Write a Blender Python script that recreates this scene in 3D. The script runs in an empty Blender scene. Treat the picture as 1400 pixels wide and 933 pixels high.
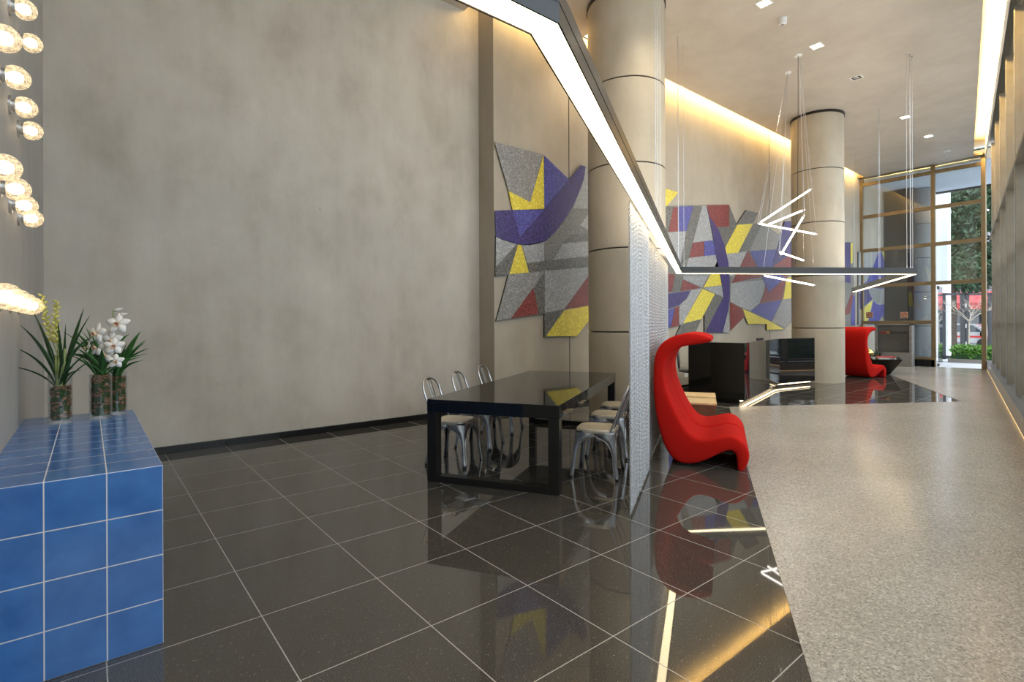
import bpy, bmesh, math, random
from mathutils import Vector, Matrix
import numpy as np

scn = bpy.context.scene
COL = scn.collection
PI = math.pi

# ------------------------------------------------------------------ camera
cam_d = bpy.data.cameras.new('camera'); cam = bpy.data.objects.new('camera', cam_d); COL.objects.link(cam)
yaw, roll = 0.88973, -0.003953
Fw = Vector((math.cos(yaw), math.sin(yaw), 0)); R0 = Vector((math.sin(yaw), -math.cos(yaw), 0)); U0 = Vector((0, 0, 1))
Rt = R0*math.cos(roll) + U0*math.sin(roll); Up = U0*math.cos(roll) - R0*math.sin(roll)
M = Matrix((Rt, Up, -Fw)).transposed().to_4x4(); M.translation = Vector((-0.655, -2.1644, 1.4252))
cam.matrix_world = M
cam_d.sensor_width = 36.0; cam_d.lens = 714.39/1400*36; cam_d.shift_y = -22.79/1400
cam_d.clip_start = 0.02; cam_d.clip_end = 300
scn.camera = cam

# ------------------------------------------------------------------ exposure, world, daylight
scn.view_settings.view_transform = 'Standard'; scn.view_settings.look = 'None'
scn.view_settings.gamma = 1.0; scn.view_settings.use_curve_mapping = False
scn.view_settings.exposure = 0.2
WORLD = 3.8            # overcast sky
COVE = 24.0            # W per metre of cove strip
DOWN = 150.0           # W per downlight
UP_FILL = 8.0               # W per metre of the added, unseen uplight
BEAM = 10.0             # emission of the long linear pendant
w = bpy.data.worlds.new('sky'); scn.world = w; w.use_nodes = True
nt = w.node_tree; bg = nt.nodes['Background']
tc = nt.nodes.new('ShaderNodeTexCoord'); sep = nt.nodes.new('ShaderNodeSeparateXYZ'); rp = nt.nodes.new('ShaderNodeValToRGB')
nt.links.new(tc.outputs['Generated'], sep.inputs[0]); nt.links.new(sep.outputs['Z'], rp.inputs[0])
rp.color_ramp.elements[0].position = 0.0; rp.color_ramp.elements[0].color = (0.80, 0.83, 0.86, 1)
rp.color_ramp.elements[1].position = 0.6; rp.color_ramp.elements[1].color = (0.86, 0.92, 1.0, 1)
nt.links.new(rp.outputs[0], bg.inputs['Color']); bg.inputs['Strength'].default_value = WORLD
scn.cycles.max_bounces = 8; scn.cycles.transparent_max_bounces = 16
scn.cycles.caustics_reflective = False; scn.cycles.caustics_refractive = False
scn.cycles.sample_clamp_indirect = 6.0

# right glass wall runs along this direction (10.3 degrees off the X axis)
RW0 = Vector((8.343, -1.112, 0)); RWA = math.atan2(0.17822, 0.98399)
def portal(name, loc, rot, sx, sy):
    d = bpy.data.lights.new(name, 'AREA'); d.shape = 'RECTANGLE'; d.size = sx; d.size_y = sy
    d.cycles.is_portal = True
    o = bpy.data.objects.new(name, d); COL.objects.link(o); o.location = loc; o.rotation_euler = rot
    return o
pc = RW0 + Vector((math.cos(RWA), math.sin(RWA), 0))*1.2 + Vector((math.sin(RWA), -math.cos(RWA), 0))*0.4
portal('daylight_through_side_glazing', (pc.x, pc.y, 3.3), (-PI/2, 0, RWA + PI), 22.0, 5.9)

# ------------------------------------------------------------------ materials
MATS = {}
def mat(name, col, rough=0.5, metal=0.0, spec=0.5, noise=None, bump=None, emit=None, emit_col=None, coat=0.0, sheen=0.0, trans=0.0, ior=1.45, alpha=None):
    if name in MATS: return MATS[name]
    m = bpy.data.materials.new(name); m.use_nodes = True; nt = m.node_tree; b = nt.nodes['Principled BSDF']
    b.inputs['Base Color'].default_value = (*col, 1); b.inputs['Roughness'].default_value = rough
    b.inputs['Metallic'].default_value = metal; b.inputs['Specular IOR Level'].default_value = spec
    b.inputs['Coat Weight'].default_value = coat; b.inputs['Sheen Weight'].default_value = sheen
    b.inputs['Transmission Weight'].default_value = trans; b.inputs['IOR'].default_value = ior
    if emit:
        b.inputs['Emission Color'].default_value = (*(emit_col or col), 1); b.inputs['Emission Strength'].default_value = emit
    tcn = nt.nodes.new('ShaderNodeTexCoord')
    if noise:
        sc_, col2, det = noise[:3]
        n = nt.nodes.new('ShaderNodeTexNoise'); n.inputs['Scale'].default_value = sc_; n.inputs['Detail'].default_value = det
        nt.links.new(tcn.outputs['Object'], n.inputs['Vector'])
        r = nt.nodes.new('ShaderNodeValToRGB'); r.color_ramp.elements[0].position = 0.35; r.color_ramp.elements[1].position = 0.65
        r.color_ramp.elements[0].color = (*col, 1); r.color_ramp.elements[1].color = (*col2, 1)
        nt.links.new(n.outputs[0], r.inputs[0]); nt.links.new(r.outputs[0], b.inputs['Base Color'])
    if bump:
        n2 = nt.nodes.new('ShaderNodeTexNoise'); n2.inputs['Scale'].default_value = bump[0]; n2.inputs['Detail'].default_value = 4
        nt.links.new(tcn.outputs['Object'], n2.inputs['Vector'])
        bp = nt.nodes.new('ShaderNodeBump'); bp.inputs['Strength'].default_value = bump[1]; bp.inputs['Distance'].default_value = 0.01
        nt.links.new(n2.outputs[0], bp.inputs['Height']); nt.links.new(bp.outputs[0], b.inputs['Normal'])
    MATS[name] = m
    return m

class NT:
    """tiny node builder"""
    def __init__(s, m): s.t = m.node_tree; s.b = s.t.nodes['Principled BSDF']; s.tc = s.t.nodes.new('ShaderNodeTexCoord')
    def n(s, kind, **kw):
        o = s.t.nodes.new(kind)
        for k, v in kw.items(): setattr(o, k, v)
        return o
    def l(s, a, b): s.t.links.new(a, b)
    def math(s, op, a, b=None, c=None):
        o = s.n('ShaderNodeMath', operation=op)
        for i, v in enumerate((a, b, c)):
            if v is None: continue
            if isinstance(v, (int, float)): o.inputs[i].default_value = v
            else: s.l(v, o.inputs[i])
        return o.outputs[0]
    def noise(s, scale, detail=4, vec=None, rough=0.5):
        o = s.n('ShaderNodeTexNoise'); o.inputs['Scale'].default_value = scale; o.inputs['Detail'].default_value = detail
        o.inputs['Roughness'].default_value = rough
        s.l(vec or s.tc.outputs['Object'], o.inputs['Vector']); return o.outputs[0]
    def ramp(s, fac, stops):
        o = s.n('ShaderNodeValToRGB'); e = o.color_ramp.elements
        while len(e) < len(stops): e.new(0.5)
        for i, (p, c) in enumerate(stops):
            e[i].position = p; e[i].color = (c, c, c, 1) if isinstance(c, (int, float)) else (*c, 1)
        s.l(fac, o.inputs[0]); return o.outputs[0]
    def mix(s, fac, a, b, blend='MIX'):
        o = s.n('ShaderNodeMix', data_type='RGBA', blend_type=blend)
        for i, v in ((0, fac), (6, a), (7, b)):
            if isinstance(v, (int, float)) : o.inputs[i].default_value = v
            elif isinstance(v, tuple): o.inputs[i].default_value = (*v, 1)
            else: s.l(v, o.inputs[i])
        return o.outputs[2]
    def sep(s, vec=None):
        o = s.n('ShaderNodeSeparateXYZ'); s.l(vec or s.tc.outputs['Object'], o.inputs[0]); return o.outputs
    def grid(s, ch, size, wid, off=0.0):
        """1 on a grout line of width wid repeated every size along one coordinate"""
        v = s.math('ADD', ch, off + size/2)
        v = s.math('PINGPONG', s.math('SUBTRACT', v, size/2), size/2) if False else s.math('ABSOLUTE', s.math('SUBTRACT', s.math('FLOORED_MODULO', v, size), size/2))
        return s.math('LESS_THAN', v, wid/2)

def new_mat(name, rough=0.5, spec=0.5):
    m = bpy.data.materials.new(name); m.use_nodes = True
    k = NT(m); k.b.inputs['Roughness'].default_value = rough; k.b.inputs['Specular IOR Level'].default_value = spec
    MATS[name] = m
    return m, k

# black granite floor tiles, 0.6 m, pale joints
m, k = new_mat('black_granite', 0.04, 0.6)
x, y, z = k.sep()
g = k.math('MAXIMUM', k.grid(x, 0.6, 0.005), k.grid(y, 0.6, 0.005))
v = k.n('ShaderNodeTexVoronoi'); v.inputs['Scale'].default_value = 70; k.l(k.tc.outputs['Object'], v.inputs['Vector'])
sp = k.ramp(v.outputs['Distance'], [(0.10, 1.0), (0.24, 0.0)])
sel = k.ramp(k.noise(40, 2), [(0.50, 0.0), (0.58, 1.0)])
base = k.ramp(k.noise(260, 3), [(0.4, (0.024, 0.0215, 0.018)), (0.62, (0.092, 0.083, 0.070))])
c = k.mix(k.math('MULTIPLY', k.math('MULTIPLY', sp, sel), 0.8), base, (0.22, 0.205, 0.185))
c = k.mix(g, c, (0.34, 0.32, 0.30))
k.l(c, k.b.inputs['Base Color'])
k.l(k.math('ADD', k.math('MULTIPLY', g, 0.4), k.math('MULTIPLY_ADD', k.noise(3, 3), 0.03, 0.012)), k.b.inputs['Roughness'])

# terrazzo
m, k = new_mat('terrazzo', 0.22, 0.6)
base = k.ramp(k.noise(0.9, 5), [(0.3, (0.315, 0.282, 0.243)), (0.7, (0.375, 0.342, 0.302))])
v1 = k.n('ShaderNodeTexVoronoi'); v1.inputs['Scale'].default_value = 105; k.l(k.tc.outputs['Object'], v1.inputs['Vector'])
f1 = k.ramp(k.sep(v1.outputs['Color'])[0], [(0.0, (0.60, 0.60, 0.60)), (0.25, (0.92, 0.92, 0.92)), (0.75, (1.08, 1.08, 1.07)), (1.0, (1.5, 1.48, 1.45))])
f1 = k.mix(1.0, f1, k.ramp(k.noise(300, 3), [(0.35, 0.75), (0.65, 1.2)]), 'MULTIPLY')
c = k.mix(1.0, base, f1, 'MULTIPLY')
vv = k.n('ShaderNodeTexVoronoi'); vv.inputs['Scale'].default_value = 60; k.l(k.tc.outputs['Object'], vv.inputs['Vector'])
c = k.mix(k.ramp(vv.outputs['Distance'], [(0.08, 0.55), (0.16, 0.0)]), c, k.mix(k.ramp(k.noise(33, 1), [(0.48, 0.0), (0.52, 1.0)]), (0.10, 0.095, 0.09), (0.52, 0.5, 0.47)))
k.l(c, k.b.inputs['Base Color'])

# trowelled concrete plaster
def plaster(name, ca, cb, cc, rough=0.6, sc_=0.8):
    m, k = new_mat(name, rough, 0.3)
    mp = k.n('ShaderNodeMapping'); mp.inputs['Scale'].default_value = (1, 1, 0.7); k.l(k.tc.outputs['Object'], mp.inputs['Vector'])
    a = k.noise(sc_, 7, mp.outputs[0], 0.6); b2 = k.noise(sc_*3.1, 6, mp.outputs[0], 0.62)
    mv = k.n('ShaderNodeMapping'); mv.inputs['Scale'].default_value = (2.2, 2.2, 0.25); k.l(k.tc.outputs['Object'], mv.inputs['Vector'])
    st = k.noise(sc_*2.4, 5, mv.outputs[0], 0.65)
    f_ = k.math('MULTIPLY_ADD', st, 0.18, k.math('MULTIPLY_ADD', b2, 0.36, k.math('MULTIPLY', a, 0.46)))
    c = k.ramp(f_, [(0.36, ca), (0.5, cb), (0.64, cc)])
    sp = k.ramp(k.noise(9, 2), [(0.76, 0.0), (0.82, 0.35)])
    c = k.mix(sp, c, tuple(q*0.55 for q in ca))
    k.l(c, k.b.inputs['Base Color'])
    bp = k.n('ShaderNodeBump'); bp.inputs['Strength'].default_value = 0.12; bp.inputs['Distance'].default_value = 0.01
    k.l(k.noise(14, 5), bp.inputs['Height']); k.l(bp.outputs[0], k.b.inputs['Normal'])
    return m
plaster('wall_plaster', (0.40, 0.355, 0.295), (0.505, 0.458, 0.395), (0.58, 0.535, 0.47))
plaster('wall_plaster_side', (0.36, 0.345, 0.325), (0.42, 0.405, 0.385), (0.47, 0.455, 0.435))
plaster('mural_wall_plaster', (0.35, 0.305, 0.24), (0.41, 0.36, 0.29), (0.46, 0.41, 0.335), sc_=0.6)
plaster('ceiling_plaster', (0.44, 0.395, 0.345), (0.51, 0.465, 0.41), (0.57, 0.525, 0.47), 0.45, 0.55)
plaster('column_concrete', (0.38, 0.33, 0.25), (0.44, 0.385, 0.30), (0.49, 0.435, 0.35), 0.4, 0.9)
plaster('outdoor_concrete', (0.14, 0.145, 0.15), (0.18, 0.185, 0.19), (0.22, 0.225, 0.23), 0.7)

# blue glazed tiles 0.2 m with white joints
m, k = new_mat('blue_tile', 0.16, 0.9)
x, y, z = k.sep()
nrm = k.sep(k.tc.outputs['Normal'])
gx = k.grid(x, 0.2, 0.0048, 0.397); gy = k.grid(y, 0.2, 0.0048, -0.645); gz = k.grid(z, 0.2, 0.0048)
def flat(axis): return k.math('LESS_THAN', k.math('ABSOLUTE', nrm[axis]), 0.5)
g = k.math('MAXIMUM', k.math('MAXIMUM', k.math('MULTIPLY', gx, flat(0)), k.math('MULTIPLY', gy, flat(1))), k.math('MULTIPLY', gz, flat(2)))
wv = k.n('ShaderNodeTexWhiteNoise')
sn = k.n('ShaderNodeVectorMath', operation='SNAP'); ad = k.n('ShaderNodeVectorMath', operation='ADD'); ad.inputs[1].default_value = (0.397, -0.645, 0.0)
k.l(k.tc.outputs['Object'], ad.inputs[0]); k.l(ad.outputs[0], sn.inputs[0]); sn.inputs[1].default_value = (0.2, 0.2, 0.2); k.l(sn.outputs[0], wv.inputs['Vector'])
c = k.ramp(k.noise(7, 4), [(0.3, (0.026, 0.118, 0.37)), (0.7, (0.050, 0.185, 0.50))])
c = k.mix(k.math('MULTIPLY', wv.outputs['Value'], 0.25), c, (0.020, 0.092, 0.33))
c = k.mix(g, c, (0.62, 0.6, 0.6))
k.l(c, k.b.inputs['Base Color']); k.l(k.math('MULTIPLY_ADD', g, 0.5, 0.17), k.b.inputs['Roughness'])

# mosaic tesserae
def mosaic(name, ca, cb, cell=0.021):
    m, k = new_mat('mosaic_' + name, 0.28, 0.5)
    sn = k.n('ShaderNodeVectorMath', operation='SNAP'); k.l(k.tc.outputs['Object'], sn.inputs[0]); sn.inputs[1].default_value = (cell, 10, cell)
    wn = k.n('ShaderNodeTexWhiteNoise'); k.l(sn.outputs[0], wn.inputs['Vector'])
    x, y, z = k.sep()
    g = k.math('MAXIMUM', k.grid(x, cell, cell*0.14), k.grid(z, cell, cell*0.14))
    c = k.ramp(wn.outputs['Value'], [(0.0, ca), (0.75, cb), (1.0, tuple(min(1, q*1.35 + 0.02) for q in cb))])
    c = k.mix(k.math('MULTIPLY', g, 0.6), c, (0.20, 0.19, 0.18))
    k.l(c, k.b.inputs['Base Color'])
    k.l(k.math('MULTIPLY_ADD', wn.outputs['Value'], 0.25, 0.30), k.b.inputs['Roughness']); k.b.inputs['Specular IOR Level'].default_value = 0.3
    return m
mosaic('mid', (0.14, 0.135, 0.12), (0.22, 0.215, 0.195)); mosaic('grey', (0.20, 0.195, 0.19), (0.29, 0.285, 0.28))
mosaic('light', (0.28, 0.28, 0.285), (0.38, 0.38, 0.385)); mosaic('lightmid', (0.27, 0.275, 0.27), (0.36, 0.37, 0.36))
mosaic('dark', (0.07, 0.068, 0.06), (0.16, 0.155, 0.14)); mosaic('middark', (0.15, 0.145, 0.13), (0.22, 0.21, 0.19))
mosaic('yellow', (0.72, 0.55, 0.03), (0.82, 0.66, 0.07)); mosaic('red', (0.13, 0.012, 0.010), (0.24, 0.032, 0.028))
mosaic('blue', (0.035, 0.035, 0.20), (0.075, 0.075, 0.36)); mosaic('indigo', (0.014, 0.006, 0.075), (0.045, 0.025, 0.18))

def thin_glass(name, tint, refl=0.5, base=0.04):
    m = bpy.data.materials.new(name); m.use_nodes = True; nt = m.node_tree; nt.nodes.clear()
    out = nt.nodes.new('ShaderNodeOutputMaterial'); mx = nt.nodes.new('ShaderNodeMixShader')
    tr = nt.nodes.new('ShaderNodeBsdfTransparent'); gl = nt.nodes.new('ShaderNodeBsdfGlossy'); lw = nt.nodes.new('ShaderNodeLayerWeight')
    tr.inputs[0].default_value = (*tint, 1); gl.inputs['Roughness'].default_value = 0.0; gl.inputs[0].default_value = (0.95, 0.97, 1, 1)
    lw.inputs[0].default_value = 0.5
    pw = nt.nodes.new('ShaderNodeMath'); pw.operation = 'POWER'; pw.inputs[1].default_value = 4.0
    mu = nt.nodes.new('ShaderNodeMath'); mu.operation = 'MULTIPLY_ADD'; mu.inputs[1].default_value = refl; mu.inputs[2].default_value = base; mu.use_clamp = True
    nt.links.new(lw.outputs['Facing'], pw.inputs[0]); nt.links.new(pw.outputs[0], mu.inputs[0]); nt.links.new(mu.outputs[0], mx.inputs[0])
    nt.links.new(tr.outputs[0], mx.inputs[1]); nt.links.new(gl.outputs[0], mx.inputs[2]); nt.links.new(mx.outputs[0], out.inputs[0])
    MATS[name] = m
    return m
thin_glass('window_glass', (0.90, 0.94, 0.95), 0.8, 0.07); thin_glass('clear_glass', (0.95, 0.965, 0.965), 1.1, 0.05)

mat('black_stone', (0.006, 0.006, 0.006), 0.25, noise=(40, (0.011, 0.011, 0.011), 3))
mat('black_lacquer', (0.006, 0.0055, 0.005), 0.05, spec=0.5); mat('desk_black', (0.006, 0.006, 0.008), 0.03, spec=1.0)
mat('black_metal', (0.015, 0.015, 0.017), 0.4, spec=0.5); mat('table_frame', (0.010, 0.009, 0.008), 0.32)
mat('beam_metal', (0.020, 0.019, 0.020), 0.27, spec=0.45); mat('rubber', (0.02, 0.02, 0.02), 0.7)
mat('steel', (0.62, 0.62, 0.63), 0.28, metal=1.0, noise=(30, (0.5, 0.5, 0.52), 3))
mat('galvanised', (0.46, 0.47, 0.49), 0.33, metal=1.0, noise=(35, (0.36, 0.37, 0.39), 4), bump=(60, 0.03))
mat('seat_metal', (0.78, 0.72, 0.60), 0.38, metal=0.75, noise=(20, (0.70, 0.65, 0.55), 3))
mat('chain_metal', (0.50, 0.495, 0.505), 0.38, metal=0.9)
mat('white_plastic', (0.75, 0.75, 0.74), 0.4); mat('white_paint', (0.8, 0.8, 0.78), 0.5)
mat('cove_white', (0.78, 0.74, 0.64), 0.7)
mat('bronze', (0.30, 0.23, 0.135), 0.36, metal=0.6, noise=(6, (0.26, 0.20, 0.12), 3))
mat('fin_metal', (0.30, 0.265, 0.21), 0.34, metal=0.65, noise=(4, (0.26, 0.23, 0.18), 2))
mat('sill_metal', (0.22, 0.23, 0.25), 0.3, metal=0.8); mat('kerb_stone', (0.27, 0.25, 0.225), 0.3, noise=(30, (0.33, 0.31, 0.285), 4))
mat('red_fabric', (0.40, 0.008, 0.005), 0.9, spec=0.1, noise=(180, (0.47, 0.012, 0.008), 3), bump=(420, 0.12))
mat('pale_wood', (0.66, 0.45, 0.22), 0.3, noise=(14, (0.76, 0.56, 0.31), 5)); mat('brown_wood', (0.16, 0.085, 0.045), 0.28, noise=(9, (0.20, 0.11, 0.06), 4))
mat('shade_dark', (0.012, 0.009, 0.007), 0.4, noise=(5, (0.018, 0.013, 0.010), 4))  # dark tone put in where shade falls at the outdoor column and ceiling gap
mat('bark', (0.17, 0.075, 0.040), 0.85, noise=(55, (0.33, 0.17, 0.10), 3), bump=(60, 0.9)); mat('moss', (0.022, 0.045, 0.010), 0.9, noise=(50, (0.045, 0.085, 0.022), 4), bump=(80, 0.9))
mat('leaf_dark', (0.012, 0.045, 0.014), 0.4, noise=(8, (0.028, 0.085, 0.022), 3)); mat('leaf_green', (0.03, 0.11, 0.022), 0.4, noise=(8, (0.055, 0.17, 0.035), 3))
mat('stem_green', (0.22, 0.30, 0.08), 0.5, noise=(14, (0.34, 0.40, 0.16), 3)); mat('root', (0.55, 0.47, 0.33), 0.7)
mat('bud_yellow', (0.55, 0.50, 0.08), 0.5, noise=(30, (0.68, 0.64, 0.22), 2)); mat('petal_white', (0.86, 0.82, 0.76), 0.5, noise=(24, (0.92, 0.90, 0.86), 2)); mat('petal_lip', (0.75, 0.42, 0.30), 0.5, noise=(60, (0.9, 0.75, 0.45), 2))
mat('hedge_leaf', (0.07, 0.21, 0.025), 0.5, noise=(5, (0.18, 0.38, 0.06), 3)); mat('tree_leaf', (0.012, 0.036, 0.016), 0.5, noise=(2.5, (0.036, 0.085, 0.034), 3))
mat('branch', (0.45, 0.40, 0.33), 0.8, noise=(20, (0.6, 0.55, 0.47), 3)); mat('trunk_bark', (0.06, 0.05, 0.04), 0.9, noise=(14, (0.10, 0.085, 0.07), 4)); mat('soil', (0.03, 0.022, 0.015), 0.95)
mat('pavement', (0.52, 0.55, 0.58), 0.6, noise=(3, (0.60, 0.63, 0.66), 4)); mat('asphalt', (0.12, 0.125, 0.13), 0.8, noise=(40, (0.16, 0.165, 0.17), 4))
mat('white_render', (0.80, 0.84, 0.88), 0.6, noise=(2, (0.86, 0.89, 0.92), 3)); mat('soffit', (0.60, 0.68, 0.80), 0.6, noise=(1, (0.66, 0.73, 0.84), 3))
mat('awning_red', (0.40, 0.05, 0.055), 0.7, noise=(6, (0.50, 0.13, 0.13), 3)); mat('facade_dark', (0.20, 0.22, 0.24), 0.6, noise=(1.3, (0.34, 0.36, 0.38), 4))
mat('gate_black', (0.012, 0.016, 0.024), 0.4); mat('car_paint', (0.34, 0.36, 0.38), 0.2, coat=0.6); mat('car_glass', (0.05, 0.07, 0.09), 0.05); mat('car_red', (0.5, 0.02, 0.02), 0.3)
mat('gold', (0.75, 0.55, 0.2), 0.12, metal=1.0); mat('screen_glass', (0.075, 0.072, 0.068), 0.06, spec=0.6, noise=(1.5, (0.11, 0.108, 0.10), 2)); mat('grey_stone', (0.20, 0.19, 0.185), 0.5, noise=(8, (0.25, 0.24, 0.23), 4))
mat('sign_red', (0.28, 0.02, 0.012), 0.4); mat('sign_orange', (0.62, 0.26, 0.03), 0.4); mat('sign_dark', (0.035, 0.032, 0.03), 0.4); mat('sign_paper', (0.62, 0.40, 0.27), 0.5)
mat('paper', (0.75, 0.72, 0.68), 0.6); mat('book_red', (0.6, 0.05, 0.05), 0.5); mat('chair_grey', (0.13, 0.135, 0.14), 0.7)
mat('beam_diffuser', (1, 1, 1), 0.5, emit=BEAM, emit_col=(1.0, 0.80, 0.48)); mat('tube_glow', (1, 1, 1), 0.5, emit=7.0, emit_col=(1.0, 0.95, 0.86))
mat('lens_glow', (1, 1, 1), 0.5, emit=14.0, emit_col=(1.0, 0.9, 0.7)); mat('kerb_glow', (1, 1, 1), 0.5, emit=1.3, emit_col=(1.0, 0.62, 0.25)); mat('strip_glow', (1, 1, 1), 0.5, emit=5.0, emit_col=(1.0, 0.66, 0.24))
mat('filament_glow', (1, 1, 1), 0.5, emit=6.0, emit_col=(1.0, 0.78, 0.50)); mat('desk_strip_glow', (1, 1, 1), 0.5, emit=5.0, emit_col=(1.0, 0.78, 0.48))
# pressed glass of the wall lamps: clear, a little milky
m = bpy.data.materials.new('lamp_glass'); m.use_nodes = True; MATS['lamp_glass'] = m
k = NT(m); mx = k.n('ShaderNodeMixShader'); tr = k.n('ShaderNodeBsdfTransparent'); tl = k.n('ShaderNodeBsdfTranslucent'); tl.inputs[0].default_value = (1, 0.93, 0.80, 1)
tr.inputs[0].default_value = (1, 0.97, 0.92, 1); k.b.inputs['Base Color'].default_value = (0.9, 0.82, 0.68, 1); k.b.inputs['Roughness'].default_value = 0.1
m2 = k.n('ShaderNodeMixShader'); m2.inputs[0].default_value = 0.4; k.l(tl.outputs[0], m2.inputs[1]); k.l(k.b.outputs[0], m2.inputs[2])
k.l(k.ramp(k.noise(70, 3), [(0.42, 0.18), (0.58, 0.60)]), mx.inputs[0]); k.l(tr.outputs[0], mx.inputs[1]); k.l(m2.outputs[0], mx.inputs[2])
k.l(mx.outputs[0], [n_ for n_ in m.node_tree.nodes if n_.type == 'OUTPUT_MATERIAL'][0].inputs[0])

# ------------------------------------------------------------------ mesh helpers
class MB:
    def __init__(s): s.v = []; s.f = []; s.m = []
    def add(s, verts, faces, mi=0):
        o = len(s.v); s.v += [tuple(p) for p in verts]; s.f += [tuple(i + o for i in f) for f in faces]; s.m += [mi]*len(faces); return s
    def box(s, c, d, rz=0, mi=0):
        cx, cy, cz = c; a, b, e = d[0]/2, d[1]/2, d[2]/2; ca, sa = math.cos(rz), math.sin(rz)
        P = []
        for z in (-e, e):
            for x, y in ((-a, -b), (a, -b), (a, b), (-a, b)): P.append((cx + x*ca - y*sa, cy + x*sa + y*ca, cz + z))
        return s.add(P, [(3, 2, 1, 0), (4, 5, 6, 7), (0, 1, 5, 4), (1, 2, 6, 5), (2, 3, 7, 6), (3, 0, 4, 7)], mi)
    def prism(s, poly, z0, z1, mi=0):
        n = len(poly)
        ar = sum(poly[i][0]*poly[(i+1) % n][1] - poly[(i+1) % n][0]*poly[i][1] for i in range(n))
        if ar < 0: poly = poly[::-1]
        return s.add([(p[0], p[1], z0) for p in poly] + [(p[0], p[1], z1) for p in poly],
                     [tuple(range(n))[::-1], tuple(range(n, 2*n))] + [(i, (i+1) % n, n + (i+1) % n, n + i) for i in range(n)], mi)
    def frustum(s, p0, z0, p1, z1, mi=0):
        n = len(p0)
        return s.add([(p[0], p[1], z0) for p in p0] + [(p[0], p[1], z1) for p in p1],
                     [tuple(range(n))[::-1], tuple(range(n, 2*n))] + [(i, (i+1) % n, n + (i+1) % n, n + i) for i in range(n)], mi)
    def tube(s, path, r, seg=8, mi=0, caps=True, closed=False):
        P = [Vector(p) for p in path]; n = len(P); rr = r if isinstance(r, (list, tuple)) else [r]*n
        prev = None; V = []
        for i, p in enumerate(P):
            if closed: t = P[(i+1) % n] - P[i-1]
            else: t = P[min(i+1, n-1)] - P[max(i-1, 0)]
            t.normalize()
            if prev is None:
                u = Vector((0, 0, 1)).cross(t)
                if u.length < 1e-3: u = Vector((1, 0, 0)).cross(t)
            else: u = prev - t*prev.dot(t)
            u.normalize(); prev = u; w_ = t.cross(u)
            for k in range(seg):
                a = 2*PI*k/seg; V.append(p + (u*math.cos(a) + w_*math.sin(a))*rr[i])
        F = []
        for i in range(n if closed else n-1):
            j = (i+1) % n
            for k in range(seg): k2 = (k+1) % seg; F.append((i*seg+k, i*seg+k2, j*seg+k2, j*seg+k))
        if caps and not closed: F.append(tuple(range(seg))[::-1]); F.append(tuple(range((n-1)*seg, n*seg)))
        return s.add(V, F, mi)
    def lathe(s, prof, seg=24, c=(0, 0, 0), axis='z', mi=0, caps=True):
        V = []
        for r, h in prof:
            for k in range(seg):
                a = 2*PI*k/seg; x, y = r*math.cos(a), r*math.sin(a)
                p = (x, y, h) if axis == 'z' else ((h, x, y) if axis == 'x' else (y, h, x))
                V.append((c[0]+p[0], c[1]+p[1], c[2]+p[2]))
        F = []; n = len(prof)
        for i in range(n-1):
            for k in range(seg): k2 = (k+1) % seg; F.append((i*seg+k, i*seg+k2, (i+1)*seg+k2, (i+1)*seg+k))
        if caps: F.append(tuple(range(seg))[::-1]); F.append(tuple(range((n-1)*seg, n*seg)))
        return s.add(V, F, mi)
    def grid(s, rows, mi=0, closed=False):
        n = len(rows); c = len(rows[0]); V = [p for r in rows for p in r]; F = []
        for i in range(n-1):
            for k in range(c if closed else c-1): k2 = (k+1) % c; F.append((i*c+k, i*c+k2, (i+1)*c+k2, (i+1)*c+k))
        return s.add(V, F, mi)
    def build(s, name, mats, parent=None, smooth=False, bevel=0, solid=0, sub=0, loc=None, angle=40):
        me = bpy.data.meshes.new(name); me.from_pydata(s.v, [], s.f)
        for q in (mats if isinstance(mats, (list, tuple)) else [mats]): me.materials.append(MATS[q])
        if any(s.m): me.polygons.foreach_set('material_index', s.m)
        bm = bmesh.new(); bm.from_mesh(me); bmesh.ops.recalc_face_normals(bm, faces=bm.faces); bm.to_mesh(me); bm.free()
        o = bpy.data.objects.new(name, me); COL.objects.link(o)
        if parent is not None: o.parent = parent
        if loc is not None: o.location = loc
        if smooth:
            me.polygons.foreach_set('use_smooth', [True]*len(me.polygons))
            if angle: me.set_sharp_from_angle(angle=math.radians(angle))
        if solid: q = o.modifiers.new('solid', 'SOLIDIFY'); q.thickness = solid; q.offset = 0
        if bevel: q = o.modifiers.new('bevel', 'BEVEL'); q.width = bevel; q.segments = 2; q.limit_method = 'ANGLE'
        if sub: q = o.modifiers.new('sub', 'SUBSURF'); q.levels = sub; q.render_levels = sub
        return o

def tag(o, label, cat, group=None, kind=None):
    o['label'] = label; o['category'] = cat
    if group: o['group'] = group
    if kind: o['kind'] = kind
    return o
def thing(name, label, cat, loc=(0, 0, 0), rz=0, group=None):
    o = bpy.data.objects.new(name, None); COL.objects.link(o); o.empty_display_size = 0.1
    o.location = loc; o.rotation_euler = (0, 0, rz)
    return tag(o, label, cat, group)
def struct(o): o['kind'] = 'structure'; return o
def copy_tree(o, parent=None):
    c = o.copy(); COL.objects.link(c)
    if parent is not None: c.parent = parent
    for ch in list(o.children): copy_tree(ch, c)
    return c
def area(name, parent, loc, rot, sx, sy, power, col, spread=PI):
    d = bpy.data.lights.new(name, 'AREA'); d.shape = 'RECTANGLE'; d.size = sx; d.size_y = sy; d.energy = power; d.color = col; d.spread = spread
    o = bpy.data.objects.new(name, d); COL.objects.link(o); o.location = loc; o.rotation_euler = rot
    if parent is not None: o.parent = parent
    return o

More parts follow.
